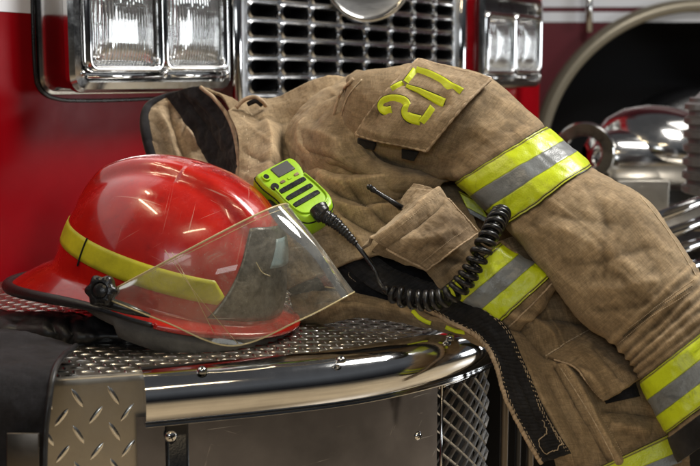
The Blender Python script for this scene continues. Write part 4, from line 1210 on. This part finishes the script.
mb = MB(); e = [cb.at(x, y, .001) for x, y in smooth_poly([(201, 87), (214, 98), (226, 113), (233, 128), (237, 145), (239, 162), (237, 184)], 60)]
mb.tube(e, .0035, 8); mb.build('collar_piping', M['piping'], cbo)
seam(cbo, cb, [(196, 93), (212, 108), (224, 128), (230, 150), (232, 175)], .0007, dash=True)
th = [[(236, 125, 1.77), (238, 145, 1.755), (240, 165, 1.73), (238, 184, 1.71)], [(247, 127, 1.775), (249, 145, 1.76), (250, 165, 1.735), (244, 182, 1.71)]]
t_ = Surf(th, 14, 50, amp=.002, nscale=20); t2 = t_.build('hook_tape', M['velcro'], coat, .003)
seam(t2, t_, [(239, 128), (245, 150), (241, 180)], .0007, dash=True); 
# tan stand of the collar reaching over to the back
hg = [[(201, 86, 1.85), (224, 104, 1.83), (237, 130, 1.79), (240, 165, 1.75), (240, 195, 1.70)],
      [(214, 92, 1.86), (236, 108, 1.83), (250, 135, 1.775), (254, 170, 1.70), (254, 200, 1.66)],
      [(232, 105, 1.86), (250, 115, 1.81), (262, 140, 1.755), (268, 172, 1.68), (268, 205, 1.64)]]
hgS = Surf(hg, 50, 90, [([(230, 112), (250, 125), (258, 160)], 4, .005)], amp=.005, nscale=12, seed=5)
hgS.build('collar_stand', M['tan'], coat, .004)
# hanger loop at the back of the neck
mb = MB(); lp = resample(np.array([P(236, 108, 1.80), P(244, 100, 1.80), (P(254, 97, 1.80)), P(262, 101, 1.80), P(266, 106, 1.81)]), 24); mb.tube(list(lp), .0035, 8); mb.build('hanger_loop', M['piping'], coat)
mb = MB(); lp = resample(np.array([P(248, 104, 1.805), P(256, 101, 1.80), P(262, 105, 1.805)]), 12); mb.tube(list(lp), .004, 8); mb.build('loop_lining', M['velcro'], coat)

# --- dark lining seen in the coat opening, resting on the deck
ln = [
 [(262, 270, 1.60), (300, 300, 1.56), (330, 318, 1.53)],
 [(312, 232, 1.58), (335, 275, 1.53), (352, 300, 1.52)],
 [(350, 240, 1.56), (375, 280, 1.53), (395, 308, 1.51)],
 [(400, 250, 1.55), (425, 290, 1.51), (440, 316, 1.49)],
 [(470, 260, 1.54), (480, 300, 1.50), (490, 326, 1.46)],
]
lnS = Surf(ln, 90, 60, amp=.006, nscale=14, seed=8, creases=[([(325, 255), (360, 280), (400, 292)], 4, .005)])
lno = lnS.build('lining', M['lining'], coat, .003)
seam(lno, lnS, [(345, 258), (352, 265), (349, 275), (356, 282)], .0006)
# tan hem roll under the opening
hm = [[(290, 296, 1.56), (296, 315, 1.535), (300, 330, 1.56)],
      [(330, 292, 1.53), (335, 306, 1.51), (340, 320, 1.52)],
      [(368, 296, 1.505), (372, 306, 1.49), (378, 318, 1.505)],
      [(410, 308, 1.485), (414, 315, 1.47), (418, 325, 1.485)],
      [(450, 318, 1.465), (452, 324, 1.45), (455, 334, 1.465)],
      [(480, 328, 1.45), (482, 336, 1.435), (484, 346, 1.45)]]
hmS = Surf(hm, 110, 36, amp=.003, nscale=20, seed=6, creases=[([(305, 305), (350, 300), (400, 312)], 3, -.003)])
hmo = hmS.build('hem', M['tan'], coat, .004)
seam(hmo, hmS, [(335, 300), (372, 300), (412, 311), (455, 322)], .0008)
for qa, qb in (((412, 313), (432, 321)), ((447, 325), (466, 331))):
    mb = MB(); mb.grid(ribbon(hmS, [qa, ((qa[0] + qb[0]) / 2, (qa[1] + qb[1]) / 2 + .5), qb], .0055, .004, 12, 3)); mb.build('reflective_piece', M['lime'], hmo, solid=.001)

# --- lower front panel hanging over the bumper corner
fp_c = [
 [(470, 250, 1.50), (505, 240, 1.52), (540, 232, 1.52), (580, 240, 1.52), (620, 260, 1.52)],
 [(482, 296, 1.46), (520, 300, 1.46), (555, 296, 1.47), (595, 300, 1.47), (640, 310, 1.46)],
 [(500, 332, 1.43), (535, 335, 1.43), (570, 332, 1.44), (608, 340, 1.44), (655, 350, 1.43)],
 [(512, 366, 1.41), (545, 372, 1.405), (585, 372, 1.41), (625, 380, 1.41), (670, 390, 1.40)],
 [(528, 402, 1.395), (560, 408, 1.385), (600, 412, 1.39), (640, 416, 1.39), (682, 424, 1.38)],
 [(548, 440, 1.385), (580, 446, 1.375), (618, 452, 1.375), (655, 450, 1.375), (688, 452, 1.37)],
 [(562, 490, 1.38), (592, 492, 1.37), (625, 492, 1.37), (660, 492, 1.37), (692, 492, 1.365)],
]
fp_cr = [
 ([(563, 366), (580, 392), (598, 425), (618, 460)], 5, .006, 'n'),
 ([(556, 368), (572, 396), (590, 428), (608, 462)], 4, -.006, 'n'),
 ([(510, 315), (540, 350), (556, 362)], 7, -.007),
 ([(515, 345), (535, 385), (560, 430), (575, 466)], 8, .008),
 ([(545, 375), (562, 410), (582, 450)], 6, -.005),
 ([(500, 300), (545, 330), (560, 350)], 6, .006),
 ([(600, 410), (640, 415), (665, 420)], 6, -.005),
 ([(610, 425), (650, 432)], 5, .005),
 ([(530, 320), (560, 318), (590, 325)], 5, -.005),
]
front = Surf(fp_c, 230, 190, fp_cr, amp=.004, nscale=9, seed=12, wr=((58, 160, 34, .0014),))
fro = front.build('front_panel', M['tan'], coat, .004)
for dx, dash in ((0, True), (5, True), (-3.5, False)):
    seam(fro, front, [(565 + dx, 368), (583 + dx, 396), (602 + dx, 428), (618 + dx, 458)], .0009, dash=dash, off=.0015)
seam(fro, front, [(546, 356), (568, 342), (592, 329)], .0010, dash=False, off=.0015)
seam(fro, front, [(549, 361), (571, 347), (596, 333)], .0008, dash=True, off=.0015)
# lower trim
bt = [[(575, 478), (600, 466), (630, 452), (668, 434)], [(590, 500), (612, 490), (645, 476), (682, 462)]]
btc = quad_on(front, bt, 2, 4, .004); btS = Surf(btc, 30, 60, amp=.001, fine=.0002)
btS.strip_uv('reflective_stripe', M['trim'], fro, 0, rng=(0, 1), lo=0, hi=.55)
# lower pocket flap
pq = [[(548, 358), (571, 344), (594, 330)], [(572, 366), (596, 352), (616, 350)], [(590, 386), (612, 374), (632, 366)], [(603, 401), (620, 392), (640, 378)]]
pc = quad_on(front, pq, 4, 3, [[.004, .004, .004], [.014, .016, .010], [.022, .026, .018], [.030, .032, .024]])
pS = Surf(pc, 70, 60, [([(575, 372), (592, 380), (604, 396)], 4, .005), ([(590, 345), (612, 368), (625, 385)], 5, -.004)], amp=.003, nscale=18, seed=14)
pfo = pS.build('pocket_flap', M['tan'], coat, .005)
seam(pfo, pS, [(554, 360), (575, 368), (592, 388), (602, 399)], .0013, M['piping'])
seam(pfo, pS, [(592, 388), (612, 376), (634, 368)], .0009, dash=True)
seam(pfo, pS, [(596, 382), (616, 370), (630, 363)], .0008, dash=True)
dk_ = quad_on(front, [[(600, 388), (634, 378)], [(606, 404), (640, 396)]], 2, 2, .007); Surf(dk_, 16, 16, amp=.001).build('flap_gap_shade', M['lining'], coat, .002)  # black sheet painting the shade of the gap beneath the flap

# --- hook tape strip with tan edge
vl = [(330, 252, 1.545), (372, 288, 1.50), (412, 303, 1.48), (446, 318, 1.455), (478, 336, 1.43), (496, 362, 1.405), (506, 396, 1.39), (523, 430, 1.38), (542, 462, 1.375)]
vr = [(352, 240, 1.55), (398, 270, 1.50), (440, 286, 1.475), (472, 300, 1.445), (508, 328, 1.42), (526, 366, 1.395), (541, 402, 1.38), (556, 430, 1.37), (571, 453, 1.365)]
vm = [tuple((np.array(a_) + np.array(b_)) / 2 - np.array([0, 0, .006])) for a_, b_ in zip(vl, vr)]
vs_ = Surf([[l, m_, r_] for l, m_, r_ in zip(vl, vm, vr)], 240, 40, [([(500, 350), (520, 385), (545, 440)], 4, -.003)], amp=.0035, nscale=16, seed=15, extra=lambda s: .0006 * np.sin(s.U * 420) + .0008 * np.sin(s.V * 18))
vo = vs_.build('hook_tape', M['velcro'], coat, .004)
mb = MB(); w_ = resample(vs_.W[:, 0] + vs_.Nn[:, 0] * .002, 200); mb.tube(list(w_[60:]), .0032, 8); mb.build('tan_edge', M['piping'], vo)
for c_ in (4, 33, 36):
    mb = MB(); w_ = vs_.W[:, c_] + vs_.Nn[:, c_] * .0028
    for i in range(70, 238, 4): mb.tube([w_[i], w_[i + 1], w_[i + 2]], [.0004, .0006, .0004], 5)
    mb.build('stitching', M['seam'], vo)
# loose tan threads at the lower end
mb = MB(); tp = smooth_poly([(543, 422), (548, 432), (541, 440), (546, 452), (556, 450), (560, 440), (552, 430), (546, 418)], 50)
mb.tube([vs_.at(x + random.uniform(-1, 1), y + random.uniform(-1, 1), .004) for x, y in tp], .0006, 5); mb.build('loose_thread', M['seam'], vo)

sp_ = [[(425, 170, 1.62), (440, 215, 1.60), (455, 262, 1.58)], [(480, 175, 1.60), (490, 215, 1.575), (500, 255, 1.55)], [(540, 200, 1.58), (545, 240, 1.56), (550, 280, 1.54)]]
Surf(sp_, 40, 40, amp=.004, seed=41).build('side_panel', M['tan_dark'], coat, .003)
# --- striped chest piece glimpsed beside the pocket
gl_ = [[(458, 190, 1.555), (478, 200, 1.55)], [(470, 214, 1.55), (492, 226, 1.545)]]
gs = Surf(gl_, 20, 20, amp=.001); gs.strip_uv('reflective_stripe', M['trim'], bo, 0, rng=(0, 1), lo=.0, hi=.5)

# --- radio pocket, a stuffed pouch
psec = [
 ((436, 190), (372, 250), 1.475, .028),
 ((458, 208), (402, 262), 1.455, .034),
 ((478, 230), (427, 272), 1.445, .034),
 ((498, 244), (442, 288), 1.435, .032),
 ((526, 260), (471, 306), 1.425, .030),
 ((552, 276), (499, 324), 1.42, .027),
 ((557, 284), (516, 333), 1.425, .022),
 ((553, 293), (524, 331), 1.44, .012),
]
pk = Surf(tube_ctrl(psec, 14, .5), 150, 90, [([(410, 235), (440, 255), (470, 262)], 6, -.004), ([(500, 310), (530, 318), (548, 300)], 4, .004), ([(480, 275), (500, 290), (520, 295)], 6, -.002)], amp=.0035, nscale=16, seed=20, closed_v=True)
pko = pk.build('radio_pocket', M['tan'], coat)
pk.strip_uv('reflective_stripe', M['trim'], pko, 0, rng=(3.0 / 7, 5.0 / 7))
seam(pko, pk, [(553, 282), (536, 300), (518, 318), (506, 329)], .0012, M['piping'])
# pocket end is closed
mb = MB(); W = pk.W[-1]; b = mb.add(list(W), []); mb.f.append(tuple(range(b, b + len(W)))); mb.m.append(0); mb.build('pocket_end', M['tan'], pko)
# flap over the pocket: folded, with a raised ridge and curled lip
rf = [
 [(363, 249, 1.465), (372, 238, 1.47), (388, 226, 1.475), (408, 206, 1.48), (418, 190, 1.485)],
 [(378, 243, 1.435), (390, 230, 1.43), (404, 218, 1.435), (424, 204, 1.45), (438, 193, 1.465)],
 [(388, 247, 1.428), (402, 240, 1.415), (418, 226, 1.42), (436, 212, 1.43), (448, 200, 1.45)],
 [(405, 258, 1.43), (420, 247, 1.415), (436, 236, 1.415), (450, 224, 1.425), (462, 215, 1.44)],
 [(427, 270, 1.435), (440, 260, 1.418), (452, 251, 1.415), (465, 243, 1.42), (478, 234, 1.435)],
]
rfS = Surf(rf, 100, 100, [([(378, 243), (402, 226), (440, 194)], 4, .007, 'n'), ([(386, 247), (410, 232), (445, 203)], 3, -.004), ([(400, 240), (430, 238), (455, 228)], 5, .003), ([(412, 255), (432, 240)], 4, -.002)], amp=.003, nscale=20, seed=21)
rfo = rfS.build('pocket_flap', M['tan_light'], coat, .004)
seam(rfo, rfS, [(427, 269), (440, 260), (458, 247), (477, 234)], .0012, M['piping'], off=.002)
seam(rfo, rfS, [(386, 248), (405, 258), (427, 269)], .0016, M['piping'], off=.002)
seam(rfo, rfS, [(421, 263), (440, 248), (468, 228)], .0007, dash=True, off=.002)
seam(rfo, rfS, [(381, 240), (402, 224), (440, 193)], .0009, dash=True, off=.002)
seam(rfo, rfS, [(448, 200), (462, 215), (477, 232)], .0012, M['piping'], off=.002)
# back leaf
bl = [[(398, 210, 1.50), (404, 196, 1.505), (414, 184, 1.51)], [(415, 212, 1.48), (420, 200, 1.49), (430, 188, 1.495)], [(425, 212, 1.47), (434, 204, 1.475), (444, 195, 1.48)]]
blS = Surf(bl, 50, 50, amp=.003, nscale=20, seed=23); blo = blS.build('pocket_back_leaf', M['tan_light'], coat, .004)
seam(blo, blS, [(401, 208), (407, 196), (415, 185), (430, 189), (443, 195)], .0010, M['piping'])

#@@RADIO
# portable radio inside the pocket: antenna shows
rad = empty('portable_radio', P(405, 212, 1.50), 'black portable radio tucked in the coat pocket with its short antenna showing', 'radio')
mb = MB(); ap = [P(369.5, 187, 1.50), P(373, 189.5, 1.50), P(376, 191.5, 1.50), P(388, 199, 1.497), P(402, 208, 1.492)]
mb.tube(ap, [.0032, .0046, .003, .0034, .0042], 12); mb.lathe([(.0001, .004), (.003, .0032), (.0045, 0), (.003, -.0035), (.0001, -.004)], Matrix.Translation(Vector(ap[0])), 14)
mb.build('antenna', M['blackplastic'], rad)
mb = MB(); rot = Matrix.Rotation(R(-35), 3, 'Y'); mb.box(tuple(P(448, 250, 1.465)), (.05, .022, .075), rot); mb.build('radio_body', M['blackplastic'], rad, bevel=.004)

# speaker microphone lying on the coat
mic = empty('speaker_microphone', P(296, 192, 1.50), 'lime green radio speaker microphone with black coiled cord lying on the coat', 'microphone')
# local frame: plane through four pixel anchors with depths
O = P(296, 190, 1.475)
ex = P(330, 178, 1.50) - P(262, 203, 1.50)   # across (short side, along the top edge): roughly up right
# long axis goes from upper-left (screen end) to lower-right (cord end)
tl = P(256, 180, 1.505); tr = P(292, 161, 1.545); br_ = P(338, 204, 1.50); blc = P(302, 226, 1.455)
def mic_uv(u, v, h=0.0):
    p = tl * (1 - u) * (1 - v) + tr * (1 - v) * u + br_ * u * v + blc * (1 - u) * v
    n = np.cross(blc - tl, tr - tl); n /= np.linalg.norm(n)
    if np.dot(n, CAM - p) < 0: n = -n
    return p + n * h
def outline(g, n=8):
    # outline in (u,v) with a wider head; g shrinks
    base = [(-.02, .05), (.0, -.02), (.12, -.06), (.88, -.06), (1.0, -.02), (1.03, .06), (1.0, .20), (.93, .33), (.95, .45), (1.0, .70), (.96, .90), (.82, 1.02), (.5, 1.05), (.20, 1.02), (.05, .90), (.0, .70), (.02, .45), (.0, .33), (-.03, .18)]
    q = resample(np.array(base), 90, closed=True); c = np.array([.5, .5])
    return c + (q - c) * (1 - g)
mb = MB(); G = []
for g, h in ((.10, -.030), (.03, -.027), (0, -.020), (-.01, -.008), (.0, -.003), (.012, -.0015), (.02, .0005), (.05, .005), (.09, .0062), (.13, .0066), (.5, .0068), (.99, .0068)):
    G.append([mic_uv(u, v, h) for u, v in outline(g)])
mb.grid(np.array(G), closed_v=True); mo = mb.build('housing', M['mic'], mic, solid=0)
mb = MB(); q = [mic_uv(u, v, -.0015) for u, v in outline(.004)]; mb.tube(q, .0010, 6, closed=True); mb.build('housing_joint', M['hole'], mo)
# raised rim around speaker area
mb = MB(); q = resample(np.array([(.10, .32), (.08, .60), (.14, .86), (.40, .95), (.66, .93), (.88, .84), (.92, .60), (.90, .34)]), 60); mb.tube([mic_uv(u, v, .0078) for u, v in q], .0014, 8); mb.build('speaker_rim', M['mic'], mo)
def pad(u0, u1, v0, v1, h, m, name, r=.3, parent=mic, hh=.0015):
    mb = MB(); loops = []
    cu, cv = (u0 + u1) / 2, (v0 + v1) / 2; du, dv = (u1 - u0) / 2, (v1 - v0) / 2
    for sc_, z in ((1, h - .004), (1, h), (.93, h + hh), (.5, h + hh), (.01, h + hh)):
        row = []
        for k in range(40):
            a = 2 * math.pi * k / 40; c, s = math.cos(a), math.sin(a); e = r
            x = math.copysign(abs(c) ** e, c); y = math.copysign(abs(s) ** e, s)
            row.append(mic_uv(cu + du * x * sc_, cv + dv * y * sc_, z))
        loops.append(row)
    mb.grid(np.array(loops), closed_v=True); return mb.build(name, m, parent, autos=50)
pad(.36, .84, .0, .20, .0065, M['screen'], 'display', .12)
pad(.05, .24, .03, .17, .0065, M['mic'], 'emergency_button', 1.0, hh=.003)
pad(.08, .20, .055, .145, .009, M['hole'], 'button_ring', 1.0, hh=.001)
pad(.04, .22, .24, .36, .006, M['blackplastic'], 'volume_button', 1.0, hh=.003)
for v0 in (.38, .53, .68):
    pad(.10, .84, v0 - .005, v0 + .075, .0062, M['blackplastic'], 'speaker_slot', .35, hh=.0022)
for u0, w_, m_ in ((.30, .12, 'tan_light'), (.50, .10, 'mic'), (.68, .12, 'tan_light')):
    pad(u0, u0 + w_, .265, .31, .0068, M[m_], 'function_button', .4, hh=.0012)
# side push to talk bar on the near edge
mb = MB(); q = [mic_uv(-.045, v, -.014) for v in np.linspace(.30, .62, 12)]; mb.tube(q, [.004, .007, .0075, .0078, .0078, .0078, .0078, .0078, .0078, .0075, .007, .004], 10); mb.build('talk_button', M['blackplastic'], mic)
# connector and strain relief
c0_ = mic_uv(.50, .90, -.006); c1_ = P(334, 228, 1.462); c2_ = P(345, 238, 1.465); c3_ = P(358, 250, 1.468)
mb = MB(); pth = resample(np.array([P(318, 208, 1.462), P(322, 214, 1.458), P(334, 222, 1.455), P(345, 232, 1.455), P(356, 244, 1.455)]), 60)
rad_ = [(.0130 if t < .12 else .0125 if t < .3 else .0095 - .006 * (t - .3) / .7 + .0012 * (math.sin(t * 110) > 0)) for t in np.linspace(0, 1, 60)]
mb.tube(list(pth), rad_, 18); mb.build('cord_connector', M['blackplastic'], mic)
# coiled cord
pre = resample(np.array([P(356, 244, 1.455), P(366, 257, 1.452), P(375, 270, 1.45), P(379, 282, 1.445), P(384, 290, 1.435)]), 40)
cen = resample(np.array([P(386, 288, 1.425), P(398, 296, 1.418), P(416, 300, 1.41), P(436, 300, 1.402), P(453, 293, 1.393), P(466, 279, 1.388), P(476, 262, 1.386), P(484, 246, 1.388), P(491, 232, 1.395), P(497, 221, 1.41), (P(502, 212, 1.44))]), 900)
Lc = np.concatenate([[0], np.cumsum(np.linalg.norm(np.diff(cen, axis=0), axis=1))]); turns = 22
hx = []; up0 = np.array([0, 0, 1.0])
for i in range(900):
    t = cen[min(i + 1, 899)] - cen[max(i - 1, 0)]; t /= np.linalg.norm(t)
    u = np.cross(t, FW); u /= np.linalg.norm(u); w = np.cross(t, u)
    f = Lc[i] / Lc[-1]; rr_ = .0102 * min(1, f * 12 + .1) * (1 + .05 * math.sin(f * 31))
    a = 2 * math.pi * turns * (f + .006 * math.sin(f * 25))
    hx.append(cen[i] + rr_ * (math.cos(a) * u + math.sin(a) * w))
mb = MB(); allp = list(pre) + hx[8:]; mb.tube(allp, [.0030] * 40 + [.0037] * (len(allp) - 40), 10); mb.build('coiled_cord', M['blackplastic'], mic)

#@@LIGHT
# ================================================================== LIGHT
w = bpy.data.worlds.new('World'); S.world = w; w.use_nodes = True; nt = w.node_tree
bg = nt.nodes['Background']
tc = N(nt, 'ShaderNodeTexCoord'); sp = N(nt, 'ShaderNodeSeparateXYZ'); L(nt, tc.outputs['Generated'], sp.inputs[0])
mr = N(nt, 'ShaderNodeMapRange'); mr.inputs[1].default_value = -1; mr.inputs[2].default_value = 1; L(nt, sp.outputs[2], mr.inputs[0])
r = ramp(nt, [(0, (.10, .08, .06)), (.47, (.08, .07, .06)), (.52, (.03, .03, .035)), (.60, (.10, .105, .115)), (.75, (.34, .36, .39)), (1, (.22, .22, .23))])
L(nt, mr.outputs[0], r.inputs[0]); L(nt, r.outputs[0], bg.inputs[0]); bg.inputs[1].default_value = .30

def area(name, loc, target, sx, sy, power, col=(1, 1, 1)):
    l = bpy.data.lights.new(name, 'AREA'); l.shape = 'RECTANGLE'; l.size = sx; l.size_y = sy; l.energy = power; l.color = col
    o = bpy.data.objects.new(name, l); COL.objects.link(o); o.location = loc
    o.rotation_euler = (Vector(target) - Vector(loc)).to_track_quat('-Z', 'Y').to_euler()
    o.visible_camera = True
    return o
T0 = (0, 1.5, .75)
area('bay_door_light', (-.6, -4.2, 2.6), T0, 2.4, 1.0, 38, (.92, .97, 1.0))
area('skylight', (1.5, 1.9, 3.0), T0, .7, .9, 92, (1, .97, .92))
for i, (x, y) in enumerate(((-1.3, .9), (.4, -.6), (-1.3, 2.2))):
    area('ceiling_tube', (x, y, 3.1), (x * .8, y + .1, 0), 1.25, .07, 15, (1, .80, .52))
area('side_window', (4.2, 2.6, .98), (-.2, 1.95, 1.0), 1.2, .7, 42, (.93, .97, 1))
area('far_bay_light', (2.2, 3.4, 3.0), (1.3, 4.5, 1.0), 1.5, .8, 14, (1, .96, .9))

cam = bpy.data.cameras.new('camera'); co_ = bpy.data.objects.new('camera', cam); COL.objects.link(co_)
co_.location = CAM; co_.rotation_euler = (R(90) - PITCH, 0, 0)
cam.sensor_width = 36; cam.lens = 36 * F / 700; cam.clip_start = .02; cam.clip_end = 200
cam.dof.use_dof = True; cam.dof.focus_distance = 1.48; cam.dof.aperture_fstop = 6.6
S.camera = co_
S.view_settings.view_transform = 'Standard'; S.view_settings.look = 'None'; S.view_settings.exposure = 0
S.render.resolution_x = 1024; S.render.resolution_y = 682
